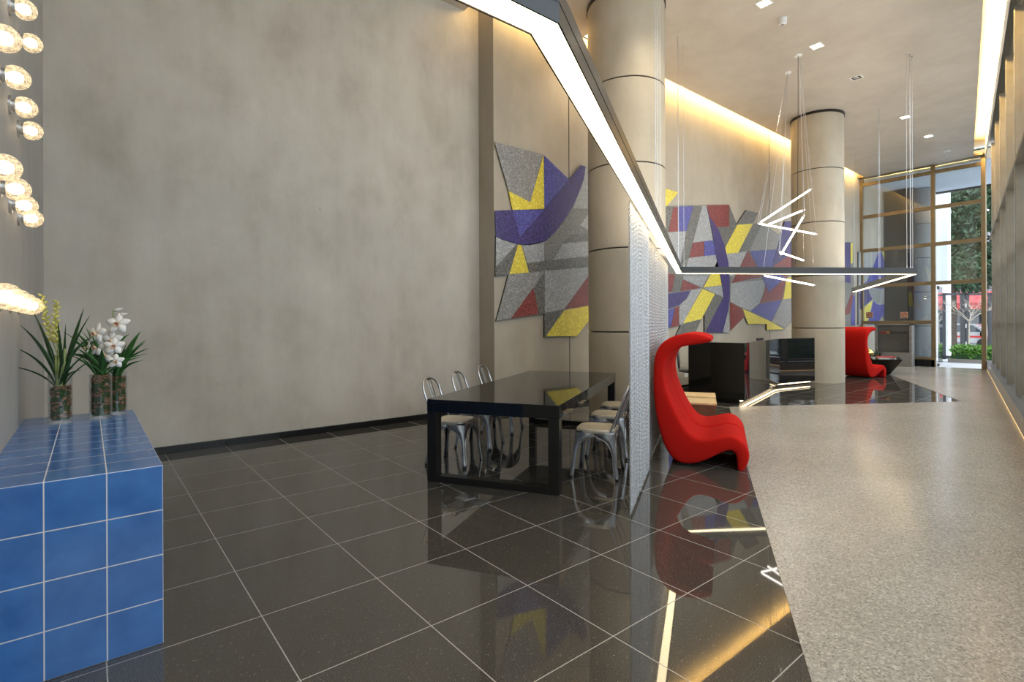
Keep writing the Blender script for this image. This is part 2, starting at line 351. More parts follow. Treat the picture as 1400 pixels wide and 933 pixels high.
# ------------------------------------------------------------------ room shell
CZ = 6.45                                                    # ceiling
def rw(s, y=0.0):                                            # point on the side glazing: along s, y into the room
    return (RW0.x + s*math.cos(RWA) - y*math.sin(RWA), RW0.y + s*math.sin(RWA) + y*math.cos(RWA))
A = rw(-9.5); Bq = rw(12.36)
ZIG = [(-1.0, -2.83), (7.83, 2.43), (11.55, 0.05), (17.43, 2.95), (20.45, 4.4)]
m = MB(); m.prism([(-1.3, -3.2), (-1.3, 5.1), (20.6, 5.1), (20.6, 0.9)], -0.12, 0.0)
struct(m.build('floor', 'black_granite'))
m = MB(); m.prism([(-1.0, -2.83), (7.83, 2.43), (11.55, 0.05), (17.43, 2.95), (20.45, 4.4), (20.45, 1.08)], 0.0, 0.004)
struct(m.build('floor_terrazzo', 'terrazzo'))
m = MB(); m.prism([(-1.3, 4.8), (4.306, 4.8), (4.306, 5.1), (-1.3, 5.1)], 0, 7.0); struct(m.build('wall_north', 'wall_plaster'))
m = MB(); m.prism([(4.306, 4.4), (24.2, 4.4), (24.2, 5.1), (4.306, 5.1)], 0, 7.0, 0)
nw = m.build('wall_mural', ['mural_wall_plaster', 'mural_wall_plaster']); struct(nw)
m = MB(); m.prism([(-1.0, -2.9), (-1.0, 4.8), (-1.3, 4.8), (-1.3, -2.9)], 0, 7.0); struct(m.build('wall_west', 'wall_plaster_side'))
# baseboards in 0.6 m lengths of black stone
m = MB()
for i in range(9): m.box((-0.397 + 0.003 + i*0.6 + 0.0 + 0.1, 4.785, 0.04), (0.596, 0.03, 0.08)) if -0.4 + i*0.6 < 4.1 else None
m.box((-0.847, 4.785, 0.04), (0.296, 0.03, 0.08)); m.box((4.155, 4.785, 0.04), (0.3, 0.03, 0.08))
struct(m.build('baseboard_north', 'black_stone', bevel=0.002))
m = MB()
for i in range(27): m.box((4.306 + 0.3 + i*0.6, 4.385, 0.04), (0.596, 0.03, 0.08))
struct(m.build('baseboard_mural', 'black_stone', bevel=0.002))
m = MB(); m.box((4.291, 4.585, 0.04), (0.03, 0.4, 0.08)); struct(m.build('baseboard_return', 'black_stone', bevel=0.002))
m = MB()
for x_, z1 in ((5.98, 6.9), (13.6, 6.9)): m.box((x_, 4.3985, z1/2 + 0.04), (0.012, 0.006, z1))
struct(m.build('trim_1', 'black_stone'))
# ceiling slab, stopping short of the walls so that light coves run along three sides
cove_in = 0.31
i0 = rw(-9.5, cove_in); i1 = rw(11.9, cove_in)
m = MB(); m.prism([(-1.3, 4.8), (4.03, 4.8), (4.03, 4.16), (20.15, 4.16), (20.15, i1[1]), (i0[0], i0[1]), (-1.3, i0[1])], CZ, CZ + 0.05)
struct(m.build('ceiling', 'ceiling_plaster'))
m = MB(); m.prism([(-1.3, -3.4), (21.0, 0.6), (21.0, 5.1), (-1.3, 5.1)], 6.88, 7.0); struct(m.build('ceiling_cap', 'cove_white'))
# fascia closing the side cove
a0 = rw(-9.5, 0.02); a1 = rw(12.3, 0.02); b0 = rw(-9.5, -0.02); b1 = rw(12.3, -0.02)
m = MB(); m.prism([a0, a1, b1, b0], CZ - 0.02, 6.88); struct(m.build('trim_2', 'cove_white'))

def cove_strip(label, p0, p1, side, power_per_m, inset=0.06):
    """LED strip lying on the ceiling slab just behind its edge, shining up and across the cove"""
    p0 = Vector((*p0, CZ + 0.05)); p1 = Vector((*p1, CZ + 0.05)); L = (p1 - p0).length; d = (p1 - p0).normalized()
    ang = math.atan2(d.y, d.x)
    t = thing('cove_light_strip', label, 'light strip', ((p0.x+p1.x)/2, (p0.y+p1.y)/2, CZ + 0.05), ang)
    MB().box((0, -side*0.005, 0.075), (L, 0.012, 0.15)).build('channel', 'white_paint', t)
    MB().box((0, side*0.004, 0.14), (L, 0.006, 0.016)).build('diffuser', 'strip_glow', t)
    area('cove_lamp', t, (0, side*0.014, 0.14), (side*math.radians(88), 0, 0), L, 0.03, power_per_m*L, (1.0, 0.64, 0.20))
cove_strip('warm light strip in the ceiling cove above the mosaic wall', (4.2, 4.14), (20.0, 4.14), 1, COVE)
q0 = rw(-8.8, cove_in + 0.02); q1 = rw(11.6, cove_in + 0.02)
cove_strip('warm light strip in the ceiling cove along the side glazing', q0, q1, -1, COVE*1.1)
cove_strip('warm light strip in the ceiling cove over the entrance glazing', (20.05, 1.6), (20.05, 4.0), -1, COVE*0.5)

# ------------------------------------------------------------------ columns
def column(x, y, r, label, top=CZ, mtl='column_concrete', gap=True):
    t = thing('column', label, 'column', (x, y, 0), 0, 'round concrete columns')
    zs = [0.0, 1.305, 2.56, 3.825, 5.09, top + (0.1 if gap else 0.0)]
    for i in range(5):
        z0 = zs[i] + (0.010 if i else 0); z1 = zs[i+1] - (0.010 if i < 4 else 0)
        MB().lathe([(r - 0.004, z0), (r, z0 + 0.004), (r, z1 - 0.004), (r - 0.004, z1)], 72).build('drum', mtl, t, smooth=True)
    MB().lathe([(r - 0.022, 0.02), (r - 0.022, top)], 48).build('joint_core', 'black_stone', t, smooth=True)
    if gap: MB().lathe([(r - 0.002, top - 0.06), (r + 0.016, top - 0.06), (r + 0.016, top - 0.001), (r - 0.002, top - 0.001)], 72).build('shadow_ring', 'shade_dark', t, smooth=True)
column(5.988, 3.139, 0.60, 'round concrete column behind the long black table and the chain curtain')
column(13.24, 3.073, 0.566, 'round concrete column touching the end of the black reception desk')
column(23.7, 3.50, 0.52, 'round concrete column outside behind the entrance glazing', 6.4, 'outdoor_concrete', False)

# ------------------------------------------------------------------ side glazing with deep fins
w2 = bpy.data.objects.new('window_2', None); COL.objects.link(w2); w2.location = (RW0.x, RW0.y, 0); w2.rotation_euler = (0, 0, RWA); struct(w2)
FY = -0.08
for k_ in range(-6, 6):
    s_ = 2.43 + 2.07*k_
    if s_ > 12.2: continue
    MB().box((s_, FY - 0.13, (0.27 + 6.42)/2), (0.055, 0.26, 6.42 - 0.27)).build('fin', 'fin_metal', w2, bevel=0.003)
    MB().box((s_, FY + 0.004, (0.27 + 6.42)/2), (0.014, 0.012, 6.42 - 0.27)).build('fin_edge_highlight', 'steel', w2)  # pale strip added to paint the lit front edge of each fin
for z_, dep, y_ in ((1.44, 0.05, -0.27), (2.69, 0.05, -0.27), (3.95, 0.27, FY - 0.125), (5.13, 0.05, -0.27), (0.31, 0.06, -0.28), (6.30, 0.06, -0.28)):
    MB().box((1.4, y_, z_), (21.8, dep, 0.06)).build('transom', 'fin_metal', w2, bevel=0.003)
MB().box((1.4, -0.30, 3.3), (21.8, 0.012, 6.05)).build('pane', 'window_glass', w2)
MB().box((1.4, -0.27, 6.66), (21.8, 0.05, 0.44)).build('header_panel', 'black_stone', w2)
m = MB()
for i in range(18): m.box((-9.5 + 0.615 + i*1.23, -0.165, 0.135), (1.224, 0.33, 0.22))
t_ = m.build('kerb', 'kerb_stone', w2, bevel=0.002)
MB().box((1.4, -0.04, 0.258), (21.8, 0.085, 0.028)).build('sill', 'sill_metal', w2, bevel=0.002)
MB().box((1.4, -0.12, 0.252), (21.8, 0.06, 0.016)).build('sill_rail', 'sill_metal', w2, bevel=0.002)
t = thing('floor_light_strip', 'warm light strip under the stone kerb along the side glazing', 'light strip', (RW0.x, RW0.y, 0.004), RWA)
MB().box((1.4, -0.015, 0.009), (21.6, 0.02, 0.014)).build('diffuser', 'kerb_glow', t)

# ------------------------------------------------------------------ entrance glazing
w1 = bpy.data.objects.new('window_1', None); COL.objects.link(w1); w1.location = (20.5, 0, 0); struct(w1)
for y_ in (1.14, 2.36, 4.37):
    MB().box((0, y_, 3.25), (0.12, 0.11, 6.5)).build('mullion', 'bronze', w1, bevel=0.004)
for z_ in (6.27, 5.13, 3.95, 2.70, 1.44):
    for ya, yb in ((1.14, 2.36), (2.36, 4.37)):
        if z_ < 2 and yb < 3: continue
        MB().box((0, (ya+yb)/2, z_), (0.10, yb - ya - 0.11, 0.115)).build('transom', 'bronze', w1, bevel=0.004)
MB().box((-0.15, 2.75, 6.50), (0.34, 3.3, 0.06)).build('header', 'bronze', w1, bevel=0.004)
MB().box((0, 3.365, 0.27), (0.09, 1.93, 0.085)).build('bottom_rail', 'bronze', w1, bevel=0.004)
MB().box((0, 3.32, 0.115), (0.12, 1.99, 0.23)).build('plinth', 'black_stone', w1, bevel=0.004)
MB().box((0.0, 3.365, 3.4), (0.012, 1.94, 6.2)).build('pane', 'window_glass', w1)
MB().box((0.0, 1.75, 4.6), (0.012, 1.14, 3.75)).build('pane', 'window_glass', w1)
# glass door leaf swung open outwards
d1 = bpy.data.objects.new('door_1', None); COL.objects.link(d1); d1.location = (20.58, 2.27, 0); d1.rotation_euler = (0, 0, 0.10); struct(d1)
MB().box((0.56, 0, 1.33), (1.08, 0.012, 2.56)).build('door_leaf', 'clear_glass', d1)
MB().box((0.10, 0, 2.56), (0.18, 0.04, 0.10)).build('patch_fitting', 'black_metal', d1, bevel=0.003)
MB().box((0.12, 0, 0.06), (0.24, 0.04, 0.08)).build('patch_fitting', 'black_metal', d1, bevel=0.003)
t = thing('strike_box', 'small black lock keeper on the bronze post at the open doorway', 'lock', (20.47, 1.20, 1.02))
MB().box((0, 0, 0.05), (0.05, 0.06, 0.12)).build('keeper', 'black_metal', t, bevel=0.004)
MB().tube([(0, 0.03, 0.05), (0, 0.06, 0.05)], 0.012).build('bolt', 'steel', t)
for y_, z_, lab in ((4.14, 1.70, 'orange no smoking sign on the entrance glazing nearest the mosaic wall'), (3.14, 1.68, 'orange no smoking sign in the middle of the entrance glazing')):
    t = thing('no_smoking_sign', lab, 'sign', (20.49, y_, z_), 0, 'no smoking signs on the glazing')
    MB().box((0, 0, 0), (0.004, 0.21, 0.21)).build('plate', 'sign_paper', t)
    m = MB(); m.tube([(-0.004, 0.075*math.cos(a*PI/14), 0.02 + 0.065*math.sin(a*PI/14)) for a in range(28)], 0.008, 6, closed=True)
    m.box((-0.005, 0, 0.02), (0.004, 0.08, 0.016))
    m.tube([(-0.004, -0.045, 0.065), (-0.004, 0.045, -0.025)], 0.009, 6)
    m.build('prohibition_ring', 'sign_red', t)
    MB().box((-0.004, 0, -0.085), (0.004, 0.17, 0.018)).build('caption_bar', 'sign_dark', t)

# ------------------------------------------------------------------ mosaic on the wall
def mural(name, label, data, y_wall):
    t = thing(name, label, 'mural', (data[0][2][0][0], y_wall, 0), 0, 'mosaic murals on the long wall')
    x0 = data[0][2][0][0]
    for colr, lv, pts in data:
        th = (0.030, 0.036, 0.040)[lv]; y1 = -th; y0 = -0.001
        if lv: y0 = -0.029
        n = len(pts); P = [(p[0] - x0, p[1]) for p in pts]
        m = MB(); m.add([(p[0], y0, p[1]) for p in P] + [(p[0], y1, p[1]) for p in P], [tuple(range(n)), tuple(range(n, 2*n))[::-1]])
        m.add([(p[0], y0, p[1]) for p in P] + [(p[0], y1, p[1]) for p in P], [(i, (i+1) % n, n + (i+1) % n, n + i) for i in range(n)], 1)
        o = m.build('mosaic_panel' if lv else 'mosaic_base', ['mosaic_' + colr, 'black_stone' if not lv else 'mosaic_' + colr], t)
        if lv: o['label'] = {'yellow': 'yellow', 'red': 'dark red', 'blue': 'blue', 'indigo': 'dark purple blue'}.get(colr, 'grey') + ' mosaic shape'
MURAL_LEFT = [
    ('mid',0,[(4.32,2.82),(4.31,2.18),(4.57,2.22),(4.32,1.48),(5.35,1.6),(5.35,1.2),(6.13,1.21),(6.63,1.59),(6.64,4.31),(6.37,4.28),(6.33,4.06),(6.2,3.83),(5.84,3.27),(5.39,2.85),(4.92,2.79),(4.43,2.8)]),
    ('grey',1,[(4.3,4.29),(5.33,4.3),(5.04,3.45),(4.58,3.56)]),
    ('yellow',1,[(4.58,3.56),(5.04,3.45),(5.34,4.29),(5.35,3.38),(4.66,3.27)]),
    ('blue',1,[(5.35,4.29),(5.95,3.98),(5.35,3.38)]),
    ('indigo',1,[(4.3,3.21),(4.66,3.27),(4.81,2.85),(5.35,3.37),(5.95,3.98),(6.25,4.29),(6.37,4.29),(6.33,4.06),(6.22,3.83),(6.07,3.56),(5.84,3.26),(5.62,3.03),(5.39,2.84),(5.18,2.77),(5.0,2.73),(4.79,2.72),(4.62,2.74),(4.43,2.77),(4.32,2.81)]),
    ('blue',1,[(4.66,3.27),(5.35,3.37),(4.81,2.85)]),
    ('light',1,[(4.32,2.8),(4.73,2.73),(4.32,2.33)]),
    ('dark',1,[(4.76,2.72),(4.32,2.32),(4.31,2.19),(4.58,2.23)]),
    ('yellow',1,[(4.77,2.72),(4.84,2.72),(5.0,2.28),(4.59,2.23)]),
    ('light',1,[(4.86,2.71),(5.35,2.83),(5.35,2.5),(4.97,2.44)]),
    ('dark',1,[(4.97,2.44),(6.44,2.66),(6.44,2.46),(5.0,2.29)]),
    ('light',1,[(5.79,2.83),(6.45,2.94),(6.44,2.67),(5.56,2.53)]),
    ('middark',1,[(5.36,2.83),(5.62,2.96),(5.99,3.02),(5.78,2.83),(5.55,2.53),(5.36,2.49)]),
    ('dark',1,[(6.0,3.02),(6.45,3.07),(6.45,2.95),(5.79,2.83)]),
    ('grey',1,[(4.58,2.22),(5.34,2.32),(5.34,2.3),(5.1,2.04),(4.61,1.52),(4.33,1.48)]),
    ('dark',1,[(5.34,2.29),(5.34,1.6),(5.22,1.6),(5.11,2.03)]),
    ('red',1,[(5.1,2.03),(5.21,1.6),(4.62,1.52)]),
    ('light',1,[(5.36,2.33),(6.44,2.46),(6.44,2.31),(5.82,1.69),(5.36,1.62)]),
    ('red',1,[(6.44,2.31),(6.44,1.76),(5.83,1.69)]),
    ('dark',1,[(5.36,1.61),(5.8,1.68),(5.36,1.22)]),
    ('yellow',1,[(5.82,1.67),(6.44,1.76),(6.44,1.48),(6.13,1.21),(5.38,1.22)]),
    ('light',1,[(6.21,3.2),(6.45,3.44),(6.45,3.14)]),
    ('lightmid',1,[(6.37,4.28),(6.46,4.3),(6.46,3.54),(6.03,3.48),(6.22,3.83),(6.33,4.06)]),
]
MURAL_RIGHT = [
    ('mid',0,[(8.06,3.81),(8.82,3.91),(10.42,4.16),(11.43,4.31),(11.44,4.31),(11.81,3.88),(12.27,4.29),(12.91,4.31),(12.64,4.0),(13.19,4.05),(14.17,3.85),(14.46,4.27),(15.01,4.35),(14.98,1.53),(14.74,1.4),(14.39,1.25),(13.35,1.25),(13.35,1.41),(12.35,1.41),(12.18,1.59),(11.46,1.24),(11.45,1.2),(10.33,1.21),(10.32,1.63),(10.19,1.52),(9.84,1.1),(9.15,1.11),(9.38,1.39),(8.74,1.32),(8.04,1.81)]),
    ('yellow',1,[(8.66,4.28),(9.3,4.28),(8.88,3.92),(8.66,3.89)]),
    ('dark',1,[(8.76,3.9),(9.11,3.94),(8.92,3.37),(8.76,3.35)]),
    ('red',1,[(9.12,3.93),(9.3,3.96),(9.29,3.43),(8.93,3.38)]),
    ('blue',1,[(9.31,3.97),(9.88,4.06),(9.6,3.47),(9.31,3.43)]),
    ('dark',1,[(9.9,4.06),(10.23,4.11),(9.85,3.23),(9.7,2.89),(9.37,2.71),(9.6,3.47)]),
    ('light',1,[(8.93,3.37),(9.59,3.46),(9.36,2.71),(9.2,2.64),(8.93,3.02)]),
    ('light',1,[(10.24,4.11),(10.42,4.15),(10.68,3.38),(9.86,3.24)]),
    ('red',1,[(10.44,4.16),(11.43,4.31),(11.43,3.78),(10.86,3.7),(10.55,3.88)]),
    ('dark',1,[(11.44,4.3),(11.8,3.88),(11.23,3.24),(10.87,3.7),(11.44,3.77)]),
    ('red',1,[(9.86,3.23),(10.31,3.31),(10.31,2.98),(9.71,2.89)]),
    ('blue',1,[(10.32,3.31),(10.7,3.37),(10.8,3.04),(10.32,2.98)]),
    ('light',1,[(9.7,2.88),(10.81,3.04),(10.93,2.76),(10.76,2.68),(10.51,2.54),(9.48,2.49)]),
    ('indigo',2,[(10.43,4.13),(10.55,3.87),(10.69,3.49),(10.81,3.06),(10.93,2.76),(11.02,2.55),(11.13,2.26),(11.16,2.04),(10.88,1.79),(10.35,1.22),(11.11,1.21),(11.37,1.75),(11.44,2.09),(11.44,2.48),(11.39,2.89),(11.34,3.01),(11.19,3.34),(10.93,3.65),(10.72,3.8),(10.55,3.91)]),
    ('yellow',1,[(10.88,2.92),(10.76,2.74),(10.28,2.25),(11.07,2.34),(10.99,2.59)]),
    ('red',1,[(8.92,2.49),(9.15,2.49),(9.05,2.12),(8.92,2.09)]),
    ('dark',1,[(9.17,2.49),(9.45,2.47),(9.36,2.13),(9.06,2.1)]),
    ('light',1,[(9.47,2.47),(10.46,2.52),(10.23,2.25),(9.47,2.4)]),
    ('red',1,[(9.47,2.39),(10.16,2.24),(9.36,2.13)]),
    ('indigo',1,[(8.88,2.06),(9.76,2.16),(9.59,1.97),(9.31,1.83),(8.88,1.73)]),
    ('light',1,[(9.78,2.16),(10.21,2.23),(9.45,1.42),(9.31,1.4),(9.32,1.82),(9.59,1.97)]),
    ('yellow',1,[(10.24,2.22),(10.77,2.12),(10.19,1.53),(9.46,1.43)]),
    ('light',1,[(10.3,2.24),(11.07,2.33),(11.15,2.06),(10.78,2.13)]),
    ('dark',1,[(10.79,2.12),(11.14,2.04),(10.34,1.22),(10.33,1.63)]),
    ('blue',1,[(8.88,1.72),(9.15,1.76),(9.0,1.35),(8.88,1.33)]),
    ('red',1,[(9.16,1.77),(9.3,1.81),(9.3,1.39),(9.01,1.34)]),
    ('dark',1,[(9.45,1.41),(10.18,1.52),(9.85,1.1),(9.16,1.11)]),
    ('light',1,[(11.38,1.75),(11.45,1.2),(11.12,1.21)]),
    ('dark',1,[(11.82,3.88),(12.27,4.29),(12.9,4.3),(12.63,4.0)]),
    ('yellow',1,[(11.84,3.87),(12.62,3.99),(11.86,3.18),(11.3,3.11),(11.24,3.24)]),
    ('dark',1,[(12.64,3.99),(12.98,4.04),(13.01,3.96),(12.4,3.3),(11.92,3.19)]),
    ('grey',1,[(13.02,3.95),(13.19,4.03),(14.16,3.84),(14.1,3.74),(13.93,3.45),(12.43,3.28)]),
    ('light',1,[(11.3,3.1),(12.29,3.24),(11.91,2.81),(11.62,2.58),(11.38,2.57)]),
    ('red',1,[(12.37,3.28),(13.12,2.65),(11.57,2.42),(11.94,2.81)]),
    ('blue',1,[(12.45,3.27),(13.93,3.44),(13.62,2.92),(14.45,2.7),(13.49,2.26),(13.23,2.46),(13.14,2.65)]),
    ('indigo',1,[(14.46,4.27),(14.98,4.35),(14.97,3.45),(13.62,2.93),(13.96,3.44),(14.13,3.74)]),
    ('red',1,[(13.63,2.92),(14.97,3.44),(14.96,3.02),(14.54,2.67),(14.46,2.71)]),
    ('red',1,[(14.5,2.64),(14.27,2.09),(12.99,1.94),(13.24,2.28),(13.29,2.42),(13.49,2.25),(14.16,2.56)]),
    ('yellow',1,[(14.55,2.68),(14.99,2.77),(14.99,2.15),(14.34,2.09)]),
    ('light',1,[(11.51,2.4),(13.13,2.57),(13.27,2.46),(13.23,2.3),(12.96,1.96),(12.47,1.75),(12.09,1.81),(11.48,1.96)]),
    ('red',1,[(11.47,1.94),(12.07,1.79),(12.17,1.59),(11.46,1.24)]),
    ('yellow',1,[(12.09,1.79),(13.6,1.47),(14.38,1.26),(13.36,1.25),(13.36,1.41),(12.36,1.41)]),
    ('blue',1,[(12.5,1.74),(12.98,1.93),(14.26,2.08),(13.62,1.48)]),
    ('grey',1,[(14.28,2.08),(14.99,2.15),(14.98,1.64),(14.45,1.29),(13.64,1.47)]),
]
MURAL_INNER = [
    ('mid',0,[(18.76,4.1),(19.65,4.19),(19.85,2.38),(19.84,1.34),(18.73,1.32)]),
    ('indigo',1,[(18.76,4.1),(19.42,4.16),(19.41,2.77),(18.75,2.8)]),
    ('yellow',1,[(19.44,4.16),(19.62,4.16),(19.61,3.46),(19.43,3.45)]),
    ('red',1,[(19.58,2.52),(19.62,2.22),(19.33,1.74),(18.74,1.67),(19.13,2.06)]),
    ('blue',1,[(19.64,2.36),(19.83,2.37),(19.82,1.35),(19.44,1.35),(19.45,1.76)]),
]
MURAL_OUTER = [
    ('light',0,[(20.18,3.9),(22.98,4.15),(23.05,1.55),(22.7,1.7),(22.07,1.35),(20.15,1.36)]),
    ('blue',1,[(22.29,4.07),(22.62,4.1),(23.04,3.61),(23.04,2.81),(22.64,2.71),(21.15,2.71),(20.21,2.46),(20.21,2.69),(21.04,2.93)]),
    ('yellow',1,[(22.67,4.11),(22.98,4.14),(23.02,3.73)]),
    ('yellow',1,[(21.59,2.25),(21.0,1.37),(20.47,1.37),(20.37,1.85)]),
    ('blue',1,[(21.68,2.23),(22.2,2.1),(23.01,2.14),(23.01,1.6),(22.7,1.72),(22.07,1.37),(21.08,1.37)]),
    ('grey',1,[(21.21,2.69),(22.58,2.69),(22.33,2.15),(21.73,2.26)]),
    ('indigo',1,[(20.21,2.43),(21.09,2.67),(21.56,2.29),(20.31,1.89)]),
]
mural('mosaic_mural', 'geometric mosaic mural with purple crescent between grey wall and round column', MURAL_LEFT, 4.4)
mural('mosaic_mural', 'large geometric mosaic mural on the wall behind the black reception desk', MURAL_RIGHT, 4.4)
mural('mosaic_mural', 'narrow part of the mosaic mural beside the entrance glazing', MURAL_INNER, 4.4)
mural('mosaic_mural', 'mosaic mural on the wall outside beyond the entrance glazing', MURAL_OUTER, 4.4)

# ------------------------------------------------------------------ wall lamps
def wall_lamp(y_, z_, label):
    t = thing('wall_lamp', label, 'wall lamp', (-1.0, y_, z_), 0, 'glass wall lamps on the side wall')
    MB().lathe([(0.052, 0.0), (0.052, 0.012), (0.034, 0.016), (0.034, 0.030)], 24, axis='x').build('collar', 'steel', t, smooth=True)
    prof = [(0.034, 0.028), (0.048, 0.034), (0.056, 0.050), (0.058, 0.066), (0.055, 0.084), (0.046, 0.102), (0.032, 0.115), (0.015, 0.122), (0.002, 0.124)]
    MB().lathe(prof, 28, axis='x').build('glass_dome', 'lamp_glass', t, smooth=True, angle=0)
    MB().lathe([(0.012, 0.03), (0.024, 0.044), (0.030, 0.062), (0.027, 0.080), (0.016, 0.092), (0.002, 0.096)], 16, axis='x').build('bulb', 'filament_glow', t, smooth=True, angle=0)
    return t
ords = ('lowest', 'second lowest', 'third lowest', 'topmost')
cols = ('nearest the front', 'second from the front', 'third from the front', 'nearest the grey wall')
for ci, y_ in enumerate((0.98, 1.44, 1.90, 2.36)):
    for ri, z_ in enumerate((1.555, 2.115, 2.675, 3.235)):
        if ci == 0 and ri == 3: continue
        if ci == 1 and ri == 3: continue
        wall_lamp(y_, z_, 'lit glass wall lamp %s of the column of lamps %s' % (ords[ri], cols[ci]))

# ------------------------------------------------------------------ blue tiled counter
m = MB(); m.box((-0.698, 1.6505, 0.40), (0.602, 2.011, 0.80))
tag(m.build('tiled_counter', 'blue_tile', bevel=0.004), 'long counter block clad in blue glazed tiles against the side wall', 'counter')

random.seed(4)
def vase(x, y, r, h, fill, label):
    t = thing('glass_vase', label, 'vase', (x, y, 0.801), 0, 'glass vases on the blue counter')
    MB().lathe([(0.002, 0.0), (r, 0.0), (r, h), (r - 0.004, h), (r - 0.004, 0.022), (0.002, 0.022)], 32, caps=False).build('glass', 'clear_glass', t, smooth=True)
    # bark chips packed in the glass, moss between them
    core = MB(); core.lathe([(0.01, 0.024), (r - 0.015, 0.026), (r - 0.014, fill - 0.01), (0.01, fill)], 24); c_ = core.build('moss_filling', 'moss', t, smooth=True)
    m = MB()
    for i in range(int(280*fill/0.25)):
        a = random.uniform(0, 2*PI); rr = r - 0.0105 - random.random()*0.003; zz = random.uniform(0.034, fill + 0.002)
        if random.random() < 0.15: rr *= random.random(); zz = fill
        s1, s2, s3 = random.uniform(0.010, 0.024), random.uniform(0.003, 0.006), random.uniform(0.006, 0.013)
        band = math.sin(zz*70 + math.sin(a*2)*1.4 + x*9)
        if band < -0.45 and rr > r*0.6: continue
        m.box((rr*math.cos(a), rr*math.sin(a), zz), (s2, s1, s3), a)
    o = m.build('bark_filling', 'bark', t); o['kind'] = 'stuff'
    return t
vase(-0.797, 2.30, 0.063, 0.315, 0.235, 'glass vase of bark and moss nearest the lamp wall holding the yellow orchid')
vase(-0.592, 2.335, 0.063, 0.300, 0.288, 'glass vase of bark and moss in front holding the white orchid')
vase(-0.500, 2.480, 0.063, 0.300, 0.262, 'glass vase of bark and moss at the back right of the counter')

def leaf(m, base, az, L, up, bend, wid, mi=0, n=9, twist=0):
    """strap leaf: starts steeply, arches over"""
    p = Vector(base); e = up; st = L/n; C_ = []; T_ = []
    for i in range(n + 1):
        d = Vector((math.cos(az)*math.cos(e), math.sin(az)*math.cos(e), math.sin(e)))
        C_.append(p.copy()); T_.append(d); p = p + d*st; e -= bend/n*(0.5 + i/n); az += twist/n
    rows = []
    for i, (c, d) in enumerate(zip(C_, T_)):
        s_ = Vector((-d.y, d.x, 0)); s_ = s_.normalized() if s_.length > 1e-4 else Vector((1, 0, 0))
        nrm_ = s_.cross(d).normalized(); u = i/n; w_ = wid*max(0.04, min(1.0, 0.45 + u*2.2))*(1 - max(0, u - 0.45)/0.55)**0.75 if u < 1 else wid*0.03
        w_ = max(w_, wid*0.04)
        rows.append([c - s_*w_ + nrm_*w_*0.35, c, c + s_*w_ + nrm_*w_*0.35])
    m.grid(rows, mi)
def ray_leaf(m, base, tip_dx, tip_dz, wid, dy=0.0, arch=0.25, n=10):
    """strap leaf from base to a tip offset, bowed upward by arch; the offset is seen side on"""
    b = Vector(base); side = Vector((math.sin(yaw), -math.cos(yaw), 0)); deep = Vector((math.cos(yaw), math.sin(yaw), 0))
    tp = b + side*tip_dx + deep*dy + Vector((0, 0, tip_dz)); rows = []; L = (tp - b).length
    # quadratic: control point raised, leaving the vase steeply
    cp = b + (tp - b)*0.28 + Vector((0, 0, 1))*L*(arch*0.9 + 0.16)
    for i in range(n + 1):
        u = i/n; c = b*(1-u)**2 + cp*2*u*(1-u) + tp*u*u
        d = ((cp - b)*(1-u) + (tp - cp)*u).normalized()
        s_ = d.cross(deep*0.9 + Vector((0, 0, 0.25))).normalized(); nn = s_.cross(d)
        w_ = wid*1.3*min(1.0, 0.5 + 2*u)*max(0.03, (1 - max(0, u - 0.5)/0.5)**0.8)
        rows.append([c - s_*w_ + nn*w_*0.3, c, c + s_*w_ + nn*w_*0.3])
    m.grid(rows)
side = Vector((math.sin(yaw), -math.cos(yaw), 0))
PXM = 3.34/714.39                                           # metres per photo pixel at the vases, used for plant sizes only
def bloom(parent, c, size, face, name='flower', mt='petal_white'):
    c = Vector(c); f = Vector(face).normalized(); u = Vector((0, 0, 1)).cross(f).normalized(); v = f.cross(u); m = MB()
    for k_ in range(5):
        a = PI/2 + k_*2*PI/5; d = u*math.cos(a) + v*math.sin(a); s_ = u*-math.sin(a) + v*math.cos(a); rows = []
        for i in range(6):
            q = i/5; w_ = size*(0.30 if k_ % 2 else 0.26)*math.sin(PI*min(0.95, 0.14 + q*0.80))
            cc = c + d*size*(0.06 + 0.70*q) + f*size*(0.20*q - 0.26*q*q)
            rows.append([cc - s_*w_ - f*w_*0.2, cc + f*0.001, cc + s_*w_ - f*w_*0.2])
        m.grid(rows)
    o = m.build(name, mt, parent, smooth=True, angle=0, solid=0.0012)
    m = MB(); m.lathe([(0.001, 0), (size*0.10, size*0.05), (size*0.15, size*0.20), (size*0.17, size*0.30)], 10, caps=False)
    l_ = m.build('lip', 'petal_lip', o, smooth=True, angle=0, solid=0.001)
    q = Vector((0, 0, 1)).rotation_difference((f - Vector((0, 0, 0.5))).normalized()); l_.rotation_mode = 'QUATERNION'; l_.rotation_quaternion = q; l_.location = c
def bud(parent, c, d, L, r, mt, name='bud'):
    c = Vector(c); d = Vector(d).normalized()
    prof = [0.15, 0.75, 1.0, 0.85, 0.5, 0.08]
    MB().tube([c + d*L*i/5 for i in range(6)], [r*q for q in prof], 7).build(name, mt, parent, smooth=True, angle=0)

